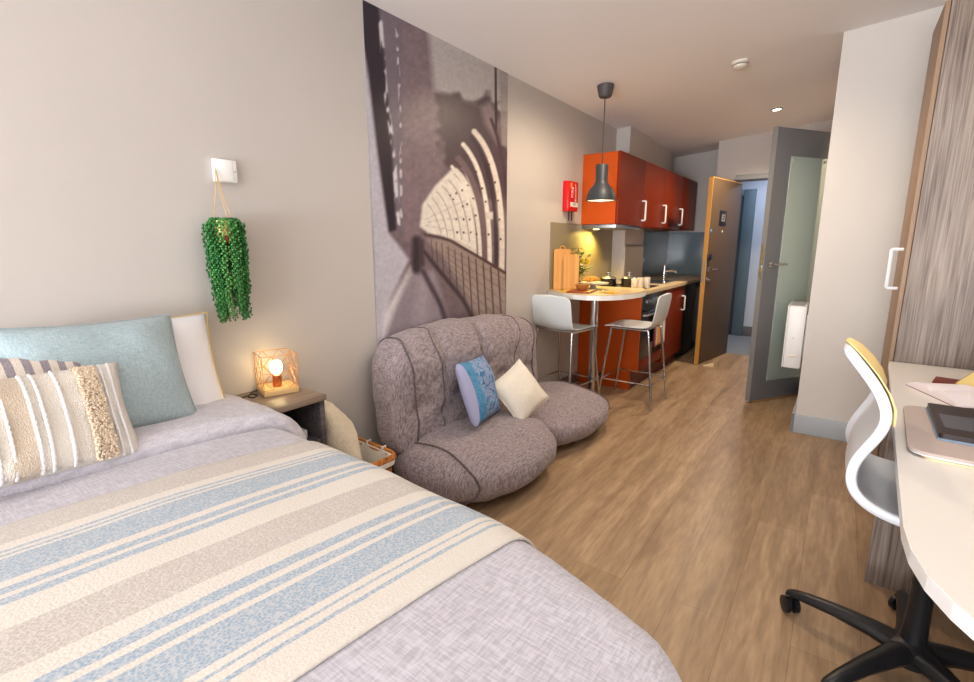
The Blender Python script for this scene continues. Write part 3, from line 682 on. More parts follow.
mb = MB(); mb.lathe([(.107, 1.634), (.104, 1.640)], n=32); mb.build('diffuser', mat('diffuser_glow', (255, 250, 236), .4, emit=(255, 232, 184), estr=1.3), t)
# smoke detector and downlight
def on_ceiling(x): return CZ(x)
t = thing('smoke_detector', 'round cream smoke detector on the ceiling', 'smoke detector', (-.72, 3.97, CZ(-.72)), rot=(0, -math.atan(.078), 0))
mb = MB(); mb.lathe([(.055, 0), (.055, -.012), (.048, -.018), (.001, -.018)]); mb.build('base', M_offwhite, t)
mb = MB(); mb.lathe([(.040, -.018), (.040, -.030), (.001, -.030)]); mb.build('vent_ring', mat('detector_dark', (70, 66, 60), .6), t)
mb = MB(); mb.lathe([(.046, -.024), (.044, -.036), (.026, -.046), (.001, -.048)]); mb.build('cap', M_offwhite, t)
t = thing('ceiling_downlight', 'small lit round downlight in the ceiling near the bathroom door', 'light', (-.651, 5.5, CZ(-.651)), rot=(0, -math.atan(.078), 0))
mb = MB(); mb.lathe([(.05, 0), (.05, -.006), (.036, -.008), (.036, 0)]); mb.build('bezel', M_steel, t)
mb = MB(); mb.lathe([(.035, -.002), (.03, -.006), (.001, -.007)]); mb.build('lens', mat('downlight_lens', (255, 246, 224), .4, emit=(255, 240, 206), estr=14), t)

# ------------------------------------------------------------------ doors
def lever(mb, base, d, out, z, l=.11, r=.009):
    b = Vector(base); o_ = Vector(out); d = Vector(d)
    mb.tube([b, b + o_ * .045, b + o_ * .052 + d * .012, b + o_ * .052 + d * l], r, 8)
# entrance door: local x along leaf (edge -> hinge), local y = away from the visible face
a = Vector((-1.17, 5.62)); b = Vector((-1.03, 6.47)); u = (b - a).normalized()
e = sempty('door_1', (a.x, a.y, 0), math.atan2(u.y, u.x))
WD = (b - a).length
mb = MB(); mb.bx(.008, WD, 0.001, .043, .008, 1.98, .001); mb.build('leaf', M_doorface, e)
mb = MB(); mb.bx(0, .008, 0, .044, .006, 1.985); mb.bx(.0, WD, 0.0, .044, 1.978, 1.985); mb.build('wooden_lipping', M_oak, e, smooth=False)
mb = MB(); mb.bx(-.002, 0, .012, .034, .90, 1.15); mb.build('lock_plate', M_steel, e, smooth=False)
mb = MB(); mb.cyl((.055, 0, 1.04), .026, .008, 20, Matrix.Rotation(R(90), 3, 'X')); lever(mb, (.055, 0, 1.04), (1, 0, 0), (0, -1, 0), 0); mb.build('lever_handle', M_chrome, e)
mb = MB(); mb.cyl((.055, 0, .93), .024, .010, 20, Matrix.Rotation(R(90), 3, 'X')); mb.box((.055, -.02, .93), (.035, .022, .01), .003); mb.build('thumb_turn', M_steel, e)
mb = MB(); mb.cyl((.05, 0, 1.17), .03, .03, 20, Matrix.Rotation(R(90), 3, 'X')); mb.bx(.0, .045, -.02, -.001, 1.14, 1.20, .006); mb.build('latch', M_black, e)
mb = MB(); mb.lathe([(.012, 0), (.014, .004), (.006, .007), (.001, .007)], (.36, 0, 1.44), 16, Matrix.Rotation(R(90), 3, 'X')); mb.build('peephole', M_offwhite, e)
mb = MB(); mb.bx(.25, .45, -.003, 0, 1.50, 1.66, .001); sg = mb.build('sign', M_blackm, e)
text('83', .11, mat('sign_grey', (168, 160, 168), .6), sg, 'number', (.36, -.0035, 1.58), (R(90), 0, 0))
mb = MB(); mb.cyl((.05, 0, 1.445), .028, .002, 20, Matrix.Rotation(R(90), 3, 'X')); mb.build('round_sticker', mat('sticker_blue', (40, 104, 170), .5), e)
for z in (1.437, 1.448):
    mb = MB(); mb.bx(.035, .065, -.0028, -.002, z, z + .005); mb.build('sticker_mark', MW, e, smooth=False)
mb = MB(); mb.prism([(0, 0), (.11, 0), (.11, .03), (.1, .032)], -.02, .02, lambda a_, b_, c_: (a_, c_, b_))
tag(mb.build('door_wedge', mat('pale_wedge', (232, 216, 180), .6), loc=(-1.12, 5.62, 0.0005), rot=(0, 0, R(10))), 'pale wooden door wedge on the floor under the open entrance door', 'door wedge')
# bathroom door: hinge at (-.165,4.97), near edge (-.5,4.46)
a = Vector((-.502, 4.462)); b = Vector((-.172, 4.952)); u = (b - a).normalized(); WD = (b - a).length
e = sempty('door_2', (a.x, a.y, 0), math.atan2(u.y, u.x))
mb = MB(); mb.bx(.002, WD, 0, .044, .012, 2.168, .0015); mb.build('leaf', M_greydoorf, e)
mb = MB(); mb.bx(-.004, .002, 0, .044, .012, 2.17); mb.build('edge_lipping', M_greydoor, e, smooth=False)
mb = MB(); mb.bx(.03, WD - .0, .0, .044, .008, .016); mb.build('bottom_lipping', M_oak, e, smooth=False)
mg = mat('mirror_glass', (196, 210, 203), .07, metal=.5, spec=.8)
mb = MB(); mb.bx(.16, .555, -.006, 0, .18, 1.965, .001); mi = mb.build('mirror', mg, e); mi['label'] = 'tall pale green mirror panel'
for x_, z_ in ((.185, .21), (.53, .21), (.185, 1.94), (.53, 1.94)):
    mb = MB(); mb.lathe([(.009, 0), (.009, .004), (.004, .006), (.001, .006)], (x_, -.006, z_), 12, Matrix.Rotation(R(90), 3, 'X')); mb.build('mirror_fixing', M_steel, mi)
mb = MB(); mb.bx(-.006, -.004, .010, .034, 1.03, 1.30, .0005); mb.bx(-.012, -.005, .014, .03, 1.12, 1.14); mb.build('lock_plate', M_steel, e, smooth=False)
mb = MB(); mb.cyl((.06, 0, 1.145), .026, .008, 20, Matrix.Rotation(R(90), 3, 'X')); lever(mb, (.06, 0, 1.145), (1, 0, 0), (0, -1, 0), 0, .12); mb.build('lever_handle', M_chrome, e)
mb = MB(); mb.cyl((.06, .044, 1.145), .026, .008, 20, Matrix.Rotation(R(-90), 3, 'X')); lever(mb, (.06, .044, 1.145), (1, 0, 0), (0, 1, 0), 0, .12); mb.build('lever_handle', M_chrome, e)
# panel heater on the side of the pier
t = thing('panel_heater', 'white panel heater on the wall between the mirror door and the pale pier', 'heater', (-.15, 4.24, .385))
mb = MB(); mb.bx(-.135, -.02, 0, .36, 0, .47, .014); mb.build('body', M_white, t)
mb = MB(); mb.bx(-.142, -.134, .0, .36, .0, .475, .004); mb.build('front_panel', mat('heater_front', (240, 242, 242), .3), t)
mb = MB()
for k in range(10): mb.bx(-.12, -.04, .02 + .033 * k, .03 + .033 * k, .469, .473)
mb.build('top_grille', mat('grille_grey', (150, 152, 154), .5), t, smooth=False)
mb = MB(); mb.cyl((-.085, 0, .23), .008, .004, 14, Matrix.Rotation(R(90), 3, 'X')); mb.build('control_knob', M_offwhite, t)
mb = MB(); mb.bx(-.1, -.045, -.006, 0, .085, .105, .002); mb.build('control_panel', M_offwhite, t)
mb = MB(); mb.bx(-.02, 0, .08, .32, .08, .4); mb.build('wall_bracket', M_steel, t, smooth=False)

# ------------------------------------------------------------------ wardrobe and desk
t = thing('wardrobe', 'tall grey striated wood wardrobe beside the desk at the right edge', 'wardrobe', (.235, 3.04, 0))
mb = MB(); mb.bx(.02, .75, 0, .40, 0, 2.33, .002); mb.build('carcass', M_grain, t)
mb = MB(); mb.bx(0, .018, .004, .396, .04, 2.32, .002); dd = mb.build('door', mat('tan_door_edge', (150, 124, 100), .5), t)
mb = MB(); dhandle(mb, (.0, .12, 1.085), .19, .045, .008, (-1, 0, 0)); mb.build('handle', M_white, dd)
dpts = [(.237, 3.03), (.214, 2.5), (.196, 2.1), (.179, 1.71), (.170, 1.5), (.163, 1.32), (.159, 1.22), (.163, 1.13), (.178, 1.05), (.203, .985), (.232, .935), (.275, .885), (.335, .84), (.42, .81), (.55, .79), (XR - .005, .785), (XR - .005, 3.03)]
t = thing('desk', 'long white-grey desk with a curved front edge along the right wall', 'desk', (0, 0, 0))
mb = MB(); mb.prism(dpts, .709, .7385); mb.build('desk_top', M_edge, t, smooth=False)
mb = MB(); mb.prism([(x + (.002 if x < .9 else 0), y + (.002 if y < 1 else 0)) for x, y in dpts], .7386, .7400); mb.build('top_laminate', M_desk, t, smooth=False)
mb = MB(); mb.bx(.208, .80, 2.25, 2.275, 0, .699, .001); mb.build('leg_panel', M_grain, t)
mb = MB(); mb.bx(.80, .82, .95, 2.95, .30, .699, .001); mb.build('modesty_panel', M_desk, t)
mb = MB(); mb.bx(.45, .98, .93, .955, 0, .699, .001); mb.build('leg_panel', M_desk, t)
# desk mat
def rrect(x0, x1, y0, y1, r, n=6):
    out = []
    for cx, cy, a0 in ((x1 - r, y0 + r, -90), (x1 - r, y1 - r, 0), (x0 + r, y1 - r, 90), (x0 + r, y0 + r, 180)):
        for k in range(n + 1): t_ = R(a0 + 90 * k / n); out.append((cx + r * math.cos(t_), cy + r * math.sin(t_)))
    return out
t = thing('lap_desk', 'grey-beige rounded laptop tray with a pale base on the desk', 'tray', (.54, 1.88, .7402), R(-3))
mb = MB(); mb.prism(rrect(-.33, .33, -.24, .245, .045), .012, .020); mb.build('top', mat('mat_beige', (184, 168, 160), .6), t, ang=60)
mb = MB(); mb.prism(rrect(-.325, .325, -.235, .24, .045), .006, .012); mb.build('base', M_white, t, ang=60)
mb = MB(); mb.prism(rrect(-.30, .32, -.245, .235, .03), 0, .006); mb.build('base_cork', M_ply, t, ang=60)
# laptop: user on the -x side
t = thing('laptop', 'black open laptop with a grey touchpad on the laptop tray', 'laptop', (.512, 1.95, .7605), R(-1.5))
mb = MB(); mb.prism(rrect(-.235, .0, -.17, .17, .012), .006, .020); mb.build('base', mat('laptop_dark', (44, 32, 34), .35), t, ang=60)
mb = MB(); mb.prism(rrect(-.238, .003, -.173, .173, .014), 0, .006); mb.build('underside', mat('laptop_side', (120, 138, 156), .35), t, ang=60)
mb = MB(); mb.prism(rrect(-.218, -.118, -.10, .045, .004), .020, .0206); mb.build('touchpad', mat('touchpad_grey', (84, 84, 92), .35), t, ang=60)
k0 = MB()
for i in range(5):
    for j in range(14): k0.bx(-.108 + .020 * i, -.092 + .020 * i, -.152 + .0218 * j, -.133 + .0218 * j, .020, .0222)
k0.build('keyboard', M_blackm, t, smooth=False)
mb = MB(); mb.box((.035, 0, .13), (.008, .34, .235), .003, None) 
sc = mb.build('screen', M_black, t)
mb = MB(); mb.bx(.030, .0308, -.155, .155, .03, .235); mb.build('display', mat('display_dark', (24, 26, 32), .1), sc, smooth=False)
mb = MB()
for k in range(4): mb.bx(-.150 + .009 * k, -.144 + .009 * k, -.158, -.151, .0201, .0206)
mb.build('badge', MW, t, smooth=False)
# open magazine, card, gold notebook
t = thing('open_book', 'open white-paged book with a mauve cover lying on the desk', 'book', (.395, 2.44, .7402), R(-67))
def page(sx):
    mb = MB()
    fn = lambda u, v: (sx * .145 * u, -.08 + .16 * v, .004 + .034 * math.sin(math.pi * (.08 + .90 * u)) ** .8 * (1 - .45 * u))
    rows = []
    for i in range(13):
        p0 = [fn(i / 12, v / 6) for v in range(7)]; rows.append(p0 + [(q[0], q[1], .0015) for q in reversed(p0)])
    mb.loft(rows); return mb
page(-1).build('pages', mat('paper', (238, 228, 230), .8), t); page(1).build('pages', MATS['paper'], t)
mb = MB(); mb.bx(-.147, .147, -.082, .082, 0, .0014); mb.build('cover', mat('mauve_cover', (120, 52, 84), .6), t, smooth=False)
mb = MB(); mb.bx(-.11, .11, -.06, .06, 0, .010, .002); tag(mb.build('notebook', mat('russet_cover', (112, 38, 20), .5), loc=(.47, 2.66, .7402), rot=(0, 0, R(-12))), 'closed dark russet notebook behind the open book on the desk', 'notebook')
t = thing('picture_frame', 'gold-fronted board leaning back on the desk behind the open book', 'frame', (.485, 2.50, .7402), rot=(R(-50), 0, R(-62)))
mb = MB(); mb.bx(-.16, .16, 0, .014, 0, .24, .002); mb.build('frame', mat('gold_edge', (172, 138, 82), .5), t)
mb = MB(); mb.bx(-.152, .152, -.001, 0, .008, .232); mb.build('panel', mat('gold_panel', (226, 202, 130), .45), t, smooth=False)
# desk lamp, just outside the right edge of the view
t = thing('desk_lamp', 'warm desk lamp on the desk against the right wall', 'lamp', (.84, 2.35, .7402))
mb = MB(); mb.lathe([(.08, 0), (.08, .015), (.012, .02), (.001, .02)]); mb.build('base', M_blackm, t)
mb = MB(); mb.tube([(0, 0, .015), (.02, 0, .4), (-.04, 0, .58)], .008); mb.build('arm', M_blackm, t)
mb = MB(); mb.lathe([(.03, .12), (.045, .11), (.085, 0), (.082, 0), (.04, .105), (.03, .112)], (-.1, 0, .55)); mb.build('lamp_shade', M_blackm, t)
# shelf plant peeking in at the right edge
mb = MB(); mb.bx(.52, XR - .002, 2.0, 3.0, 1.13, 1.155, .002); tag(mb.build('wall_shelf', M_grain), 'wood wall shelf above the desk, at the right edge', 'shelf')
t = thing('potted_plant', 'small green plant peeking in at the right edge over the desk', 'plant', (.53, 2.86, 1.1555))
mb = MB(); mb.lathe([(.03, 0), (.042, .08), (.038, .08), (.034, .07), (.001, .07)], (.03, 0, 0)); mb.build('pot', M_offwhite, t)
ml = MB(); rnd = random.Random(9)
for k in range(60):
    a = rnd.uniform(0, 6.28); el = rnd.uniform(.1, 1.3); l = rnd.uniform(.05, .10)
    ax = Vector((math.cos(a) * math.cos(el), math.sin(a) * math.cos(el), math.sin(el))); b = Vector((.03, 0, .075)) + ax * .015
    sd = ax.cross(Vector((0, 0, 1))).normalized() * .010
    vs = [ml.bm.verts.new(b + v) for v in (Vector((0, 0, 0)), ax * l * .6 + sd, ax * l, ax * l * .6 - sd)]
    ml.bm.faces.new(vs)
ml.build('leaves', mat('shelf_leaf', (84, 136, 92), .5), t, fix=False)

# ------------------------------------------------------------------ desk chair
t = thing('desk_chair', 'white moulded swivel chair on a black five-star base tucked under the desk', 'chair', (.300, 1.785, 0))
PR = [(-.258, 1.022), (-.226, .99), (-.190, .95), (-.163, .91), (-.147, .87), (-.146, .83), (-.160, .79), (-.180, .75), (-.196, .715), (-.203, .68), (-.196, .648), (-.170, .622), (-.12, .605), (-.05, .60), (.04, .603), (.13, .606), (.19, .595), (.215, .575)]
HW = [.065, .120, .155, .178, .192, .200, .200, .196, .194, .198, .206, .214, .220, .224, .225, .218, .20, .175]
def chair_shell():
    mb = MB(); nv = 20; top = []; bot = []
    for i, ((x, z), hw) in enumerate(zip(PR, HW)):
        a = Vector(PR[max(0, i - 1)]); b = Vector(PR[min(len(PR) - 1, i + 1)]); tg = (b - a).normalized(); nrm = Vector((tg.y, -tg.x))   # towards rear / under
        if nrm.x > 0 and i < 9: nrm = -nrm
        if i >= 9 and nrm.y > 0: nrm = -nrm
        rt = []; rb = []
        for j in range(nv + 1):
            s = -1 + 2 * j / nv
            dish = (.012 if i < 10 else .03) * (1 - abs(s) ** 2.4)
            th = .006 + .016 * max(0, (abs(s) - .80) / .20) ** 1.2
            c = Vector((x, z)) + nrm * dish
            rt.append(Vector((c.x, s * hw, c.y))); c2 = c + nrm * th * 1.6
            rb.append(Vector((c2.x, s * hw * (1.0), c2.y)))
        mb_ring = rt + list(reversed(rb)); top.append(mb_ring)
    mb.loft(top); return mb
MSH = mat('white_shell', (216, 220, 226), .32)
sh = chair_shell().build('seat_shell', MSH, t, ang=60); sub = sh.modifiers.new('sub', 'SUBSURF'); sub.levels = 1; sub.render_levels = 2
yel = MB(); rows = []  # thin yellow sheet: desk lamp's warm light painted on the white shell front
for i in range(0, 6):
    (x, z), hw = PR[i], HW[i]; k = .95 if i else .85
    rows.append([Vector((x + .002 - .010 * (1 - abs(q) ** 2.4), q * hw * k, z + .001 + (.0 if i else -.006))) for q in [-1 + j / 8 for j in range(17)]])
yel.loft(rows, closed_u=False, cap=False); o = yel.build('lamplit_back', mat('lamp_yellow_tint', (246, 218, 150), .7), t, ang=180); solid(o, .003); o['label'] = 'warm lamp light painted on the inner back'
mb = MB(); mb.lathe([(.052, .06), (.058, .075), (.055, .115), (.031, .130), (.027, .31), (.030, .32), (.028, .345), (.001, .345)], n=24); mb.build('column_cover', M_black, t)
mb = MB(); mb.cyl((0, 0, .33), .015, .18); mb.build('gas_lift', M_chrome, t)
mb = MB(); mb.bx(-.08, .10, -.07, .07, .505, .545, .01); mb.tube([(.0, -.05, .51), (.02, -.2, .50), (.03, -.24, .495)], .007); mb.build('mechanism', M_steel, t)
for s_ in (-1, 1):
    mb = MB(); mb.tube([(-.10, s_ * .07, .535), (-.02, s_ * .12, .560)], .010); mb.build('seat_bracket', M_black, t)
for k in range(5):
    an = R(161 + 72 * k); c, s_ = math.cos(an), math.sin(an); Mz = Matrix.Rotation(an, 3, 'Z')
    mb = MB(); rings = []
    for r_, z, wd, h in ((.02, .095, .085, .06), (.10, .100, .066, .052), (.2, .096, .052, .044), (.29, .084, .044, .036), (.332, .076, .038, .028), (.350, .070, .022, .018)):
        rings.append([Mz @ Vector((r_, wd * .5 * math.cos(q) , z + h * .5 * math.sin(q))) for q in [2 * math.pi * i / 10 for i in range(10)]])
    mb.loft(rings); lg = mb.build('leg', M_black, t)
    cx, cy = .335 * c, .335 * s_; wdir = an + R(60 if k % 2 else -40)
    Wm = Matrix.Rotation(wdir, 3, 'Z') @ Matrix.Rotation(R(90), 3, 'X')
    mb = MB()
    for off in (-.015, .015):
        cc = Vector((cx, cy, .0295)) + Wm @ Vector((0, 0, off - .010)); mb.lathe([(.020, 0), (.029, .003), (.029, .017), (.020, .020)], cc, 18, Wm)
    mb.lathe([(.006, .03), (.006, .062)], (cx, cy, 0), 8); mb.build('caster', M_black, lg)

# ------------------------------------------------------------------ bar stools
def stool(lab, loc, rz):
    t = thing('bar_stool', lab, 'stool', loc, rz, 'bar stools at the breakfast bar')
    # local: faces +y; seat 0.38 wide
    pf = [(.215, .646), (.20, .658), (.13, .664), (.0, .660), (-.11, .658), (-.155, .668), (-.178, .70), (-.19, .76), (-.205, .86), (-.212, .925)]
    mb = MB(); rings = []
    for i, (y, z) in enumerate(pf):
        a = Vector(pf[max(0, i - 1)]); b = Vector(pf[min(len(pf) - 1, i + 1)]); tg = (b - a).normalized(); n = Vector((tg.y, -tg.x)) * .011
        if i < 5 and n.y > 0: n = -n
        top = []; bot = []
        for j in range(11):
            s = -1 + .2 * j; hw = .190 - (.006 if i == 0 else 0)
            cv = .012 * (1 - s * s)
            p = Vector((s * hw, y - (cv if i > 5 else 0), z - (cv if 0 < i <= 5 else 0)))
            top.append(p); bot.append(p + Vector((0, -.011 if i > 6 else (-.007 if i > 4 else 0), -.011 if i < 5 else (-.006 if i < 7 else 0))))
        rings.append(top + list(reversed(bot)))
    mb.loft(rings); o = mb.build('seat_shell', mat('stool_white', (222, 226, 224), .35), t, ang=50)
    q = o.modifiers.new('sub', 'SUBSURF'); q.levels = 1; q.render_levels = 1
    zt = .632
    top = {(-1, 1): (-.165, .15), (1, 1): (.165, .15), (-1, -1): (-.165, -.15), (1, -1): (.165, -.15)}
    ft = {(-1, 1): (-.205, .235), (1, 1): (.205, .235), (-1, -1): (-.205, -.225), (1, -1): (.205, -.225)}
    for k in top:
        mb = MB(); tx, ty = top[k]; fx, fy = ft[k]
        mb.tube([(tx, ty * .93, zt + .004), (tx, ty, zt), (tx + (fx - tx) * .04, ty + (fy - ty) * .04, zt - .025), (fx, fy, .003)], .0095, 10); mb.build('leg', M_chrome, t)
    mb = MB()
    for s_ in (-1, 1): mb.tube([(s_ * .165, .15, zt), (s_ * .165, -.15, zt)], .0095, 8)
    for y in (.10, -.12): mb.tube([(-.165, y, zt), (.165, y, zt)], .0085, 8)
    mb.build('seat_frame', M_chrome, t)
    mb = MB(); z = .205; f_ = (zt - z) / zt
    c = {k: (top[k][0] + (ft[k][0] - top[k][0]) * f_, top[k][1] + (ft[k][1] - top[k][1]) * f_) for k in top}
    for p, q_ in (((-1, -1), (-1, 1)), ((-1, 1), (1, 1)), ((1, 1), (1, -1)), ((1, -1), (-1, -1))): mb.tube([(*c[p], z), (*c[q_], z)], .006, 6)
    mb.build('footrest', M_chrome, t)
    return t
stool('white bar stool with chrome legs behind the sofa, its back to the camera', (-1.765, 3.555, 0), R(-8))
stool('white bar stool with chrome legs in front of the oven, facing the left wall', (-1.325, 3.975, 0), R(90))

# ------------------------------------------------------------------ sofa
t = thing('bean_bag_sofa', 'low brown-grey tweed bean bag double sofa in front of the mural', 'sofa', (-1.6, 2.45, 0))
def seat_fn(k):
    def fn(d, p):
        top = smooth(-.5, 1.0, p.z)
        if k == 0:
            d.z -= top * (.035 * smooth(.1, 1, p.x) + .012 * math.exp(-((p.x) ** 2 + p.y ** 2) * 4))
            d.x -= .07 * smooth(-.1, 1, p.x) * smooth(.1, -1, p.y)
            # side panel seam on the left end
            d.y += .012 * math.exp(-((p.y + .80) / .05) ** 2)
        else:
            d.z -= top * (.05 * smooth(-.3, 1, p.x) + .012 * math.exp(-((p.x) ** 2 + p.y ** 2) * 4)) - .02 * smooth(.3, 1, p.y) * top
            d.y += .05 * smooth(-.3, 1, p.x) * smooth(-.5, 1, p.y)
        # radiating wrinkles and a central tuck
        d.z -= top * .010 * math.exp(-((p.y - .1 * p.x) / .10) ** 2) * smooth(-.2, .9, p.x)
        w_ = fnoise(d.x + k * 3, d.y * 1.6, d.z, 5) * .016 + fnoise(d.x * .6, d.y * 1.4 + k, d.z, 12) * .007
        d *= 1 + w_ / max(d.length, .08)
        if d.z < -.10: d.z = -.10 + (d.z + .10) * (.9 if p.z > -.8 else .9)
        return d
    return fn
SEATS = [((-1.545 + 1.6, 2.065 - 2.45, .168), (.385, .475, .166), 2.6), ((-1.565 + 1.6, 2.93 - 2.45, .150), (.365, .435, .150), 2.6)]
def back_fn(d, p):
    y = p.y; fr = smooth(0, .6, p.x); tp = smooth(.2, .9, p.z)
    d.x -= .040 * math.exp(-(y / .035) ** 2) * smooth(-.5, .3, p.x); d.z -= .022 * math.exp(-(y / .04) ** 2) * tp
    for q in (-.5, .5):
        d.x -= .016 * math.exp(-((y - q) / .03) ** 2) * fr; d.z -= .010 * math.exp(-((y - q) / .035) ** 2) * tp
    for q, zz in ((-.72, -.1), (-.28, -.05), (.28, -.05), (.72, -.1), (-.5, -.3), (.5, -.3)):
        d.x -= .026 * math.exp(-((y - q) / .10) ** 2 - ((p.z - zz) / .10) ** 2) * fr
    for q in (-.72, -.28, .28, .72):   # drawn creases from the tufts
        c = abs((p.z - .05) - (y - q) * 1.6); d.x -= .010 * math.exp(-(c / .05) ** 2) * math.exp(-((y - q) / .25) ** 2) * fr
    d.x += .022 * math.exp(-((p.z - .55) / .3) ** 2) * fr
    w_ = fnoise(d.x, d.y, d.z, 5) * .014 + fnoise(d.x, d.y * .7, d.z * 1.3, 13) * .006
    d *= 1 + w_ / max(d.length, .10)
    d.x += -.050 * p.z * (.6 if p.z > 0 else .9) + .02
    d.z += -.022 * smooth(-.2, 1, y) * tp
    return d
BACK = ((-1.835 + 1.6, 2.335 - 2.45, .50), (.125, .720, .355), 4.4)
for k, (c, a, n) in enumerate(SEATS):
    mb = MB(); mb.superell(c, a, n, 30, seat_fn(k)); mb.build('seat_cushion', M_sofa, t, ang=180)
mb = MB(); mb.superell(*BACK, 44, back_fn); mb.build('backrest', M_sofa, t, ang=180)
def surf_pipe(spec, fn, pf, r=.006, closed=False, n=60):
    """piping that follows a padded body's own surface; pf(s) gives a direction on the unit body"""
    c, a, e = spec; out = []
    for i in range(n + (0 if closed else 1)):
        p = Vector(pf(i / n)); L_ = (abs(p.x) ** e + abs(p.y) ** e + abs(p.z) ** e) ** (1 / e); p = p / L_
        out.append(fn(Vector((p.x * a[0], p.y * a[1], p.z * a[2])) * 1.0, p) + Vector(c) + Vector((p.x, p.y * .3, p.z)).normalized() * .002)
    mb = MB(); mb.tube(out, r, 6, closed); return mb.build('piping', M_piping, t)
for yy in (-.90, .92): surf_pipe(BACK, back_fn, lambda q, yy=yy: (math.cos(q * 2 * math.pi), yy, math.sin(q * 2 * math.pi)) if False else (math.copysign(abs(math.cos(q * 2 * math.pi)) ** .7, math.cos(q * 2 * math.pi)), yy, math.copysign(abs(math.sin(q * 2 * math.pi)) ** .7, math.sin(q * 2 * math.pi))), closed=True)
surf_pipe(BACK, back_fn, lambda q: (math.cos(R(-60 + 200 * q)), 0, math.sin(R(-60 + 200 * q))), .004)
for yy in (-.5, .5): surf_pipe(BACK, back_fn, lambda q, yy=yy: (math.cos(R(-30 + 150 * q)), yy, math.sin(R(-30 + 150 * q))), .003)
surf_pipe(SEATS[0], seat_fn(0), lambda q: (math.cos(R(150 - 240 * q)), -.86, math.sin(R(150 - 240 * q))))
surf_pipe(SEATS[1], seat_fn(1), lambda q: (math.cos(R(120 - 200 * q)), .88, math.sin(R(120 - 200 * q))))

# ------------------------------------------------------------------ soft cushions
def cushion_mesh(w_, h, th, n=26, pinch=.07, seed=0, wr=.006, sag=0):
    """local x = width, z = height, y = thickness (front at -y); UV over the front"""
    mb = MB(); uv = mb.bm.loops.layers.uv.new('UVMap'); bm = mb.bm; grid = {}
    for side in (-1, 1):
        for i in range(n + 1):
            for j in range(n + 1):
                u = -1 + 2 * i / n; v = -1 + 2 * j / n
                edge = i in (0, n) or j in (0, n)
                if edge and side == 1: grid[(1, i, j)] = grid[(-1, i, j)]; continue
                x = w_ / 2 * u * (1 - pinch * (1 - v * v) * abs(u) ** 2); z = h / 2 * v * (1 - pinch * (1 - u * u) * abs(v) ** 2)
                t_ = th / 2 * (max(0, (1 - abs(u) ** 2.6) * (1 - abs(v) ** 2.6))) ** .55
                t_ += fnoise(x * 3 + seed, z * 3, side * 2 + seed, 2.4) * wr * 3 * (1 - abs(u * v)) * (0 if edge else 1)
                t_ += abs(fnoise(x + seed * 3, z, side, 16)) * wr * (0 if edge else 1)
                z2 = z - sag * (1 - u * u) * (v > 0) * v
                grid[(side, i, j)] = bm.verts.new((x, side * max(t_, 0.0 if edge else .001), z2))
    for side in (-1, 1):
        for i in range(n):
            for j in range(n):
                q = [(i, j), (i + 1, j), (i + 1, j + 1), (i, j + 1)]
                f = bm.faces.new([grid[(side, *k)] for k in q])
                for l, k in zip(f.loops, q): l[uv].uv = (k[0] / n, k[1] / n)
    return mb
def cush_edge(w_, h, m, parent, pinch=.07, r=.004, name='piping'):
    pts = []
    n = 12
    f = lambda u, v: (w_ / 2 * u * (1 - pinch * (1 - v * v) * abs(u) ** 2), 0, h / 2 * v * (1 - pinch * (1 - u * u) * abs(v) ** 2))
    for k in range(n): pts.append(f(-1 + 2 * k / n, -1))
    for k in range(n): pts.append(f(1, -1 + 2 * k / n))
    for k in range(n): pts.append(f(1 - 2 * k / n, 1))
    for k in range(n): pts.append(f(-1, 1 - 2 * k / n))
    mb = MB(); mb.tube(pts, r, 6, True); return mb.build(name, m, parent)
def orient(o, normal, roll=0):
    """front (-y) faces `normal`; z stays as upright as possible, then roll in plane"""
    n = Vector(normal).normalized(); y = -n; z = (Vector((0, 0, 1)) - y * y.z).normalized(); x = y.cross(z)
    o.rotation_euler = (Matrix((x, y, z)).transposed() @ Matrix.Rotation(roll, 3, 'Y')).to_euler()

# blue patterned cushion
bp_ = bpy.data.materials.new('blue_floral_cloth'); bp_.use_nodes = True; nt = bp_.node_tree; N = nt.nodes.new; L = nt.links.new
tc = N('ShaderNodeTexCoord'); vo = N('ShaderNodeTexNoise'); vo.inputs['Scale'].default_value = 6; vo.inputs['Detail'].default_value = 6; vo.inputs['Distortion'].default_value = 2.5
L(tc.outputs['UV'], vo.inputs['Vector']); rp = N('ShaderNodeValToRGB'); rp.color_ramp.interpolation = 'LINEAR'; L(vo.outputs['Fac'], rp.inputs[0])
e_ = rp.color_ramp.elements; e_[0].position = .36; e_[0].color = (*lin((52, 84, 146)), 1); e_[1].position = .64; e_[1].color = (*lin((150, 158, 196)), 1)
for p_, c_ in ((.44, (78, 130, 176)), (.495, (110, 172, 204)), (.505, (196, 214, 228)), (.52, (132, 146, 190)), (.57, (138, 146, 190))): x = e_.new(p_); x.color = (*lin(c_), 1)
sp = N('ShaderNodeSeparateXYZ'); L(tc.outputs['UV'], sp.inputs[0]); r2 = N('ShaderNodeMapRange'); r2.inputs[1].default_value = .34; r2.inputs[2].default_value = .22; L(sp.outputs[0], r2.inputs[0])
mx = N('ShaderNodeMix'); mx.data_type = 'RGBA'; m3 = N('ShaderNodeMath'); m3.operation = 'MULTIPLY'; m3.inputs[1].default_value = .75; L(r2.outputs[0], m3.inputs[0]); L(m3.outputs[0], mx.inputs[0])
L(rp.outputs[0], mx.inputs[6]); mx.inputs[7].default_value = (*lin((60, 140, 186)), 1); L(mx.outputs[2], nt.nodes['Principled BSDF'].inputs['Base Color'])
nt.nodes['Principled BSDF'].inputs['Roughness'].default_value = .8
M_lav = mat('lavender_cloth', (168, 168, 198), .85)
t = thing('scatter_cushion', 'blue patterned square cushion propped on the sofa', 'cushion', (-1.575, 2.13, .505))
mb = MB()
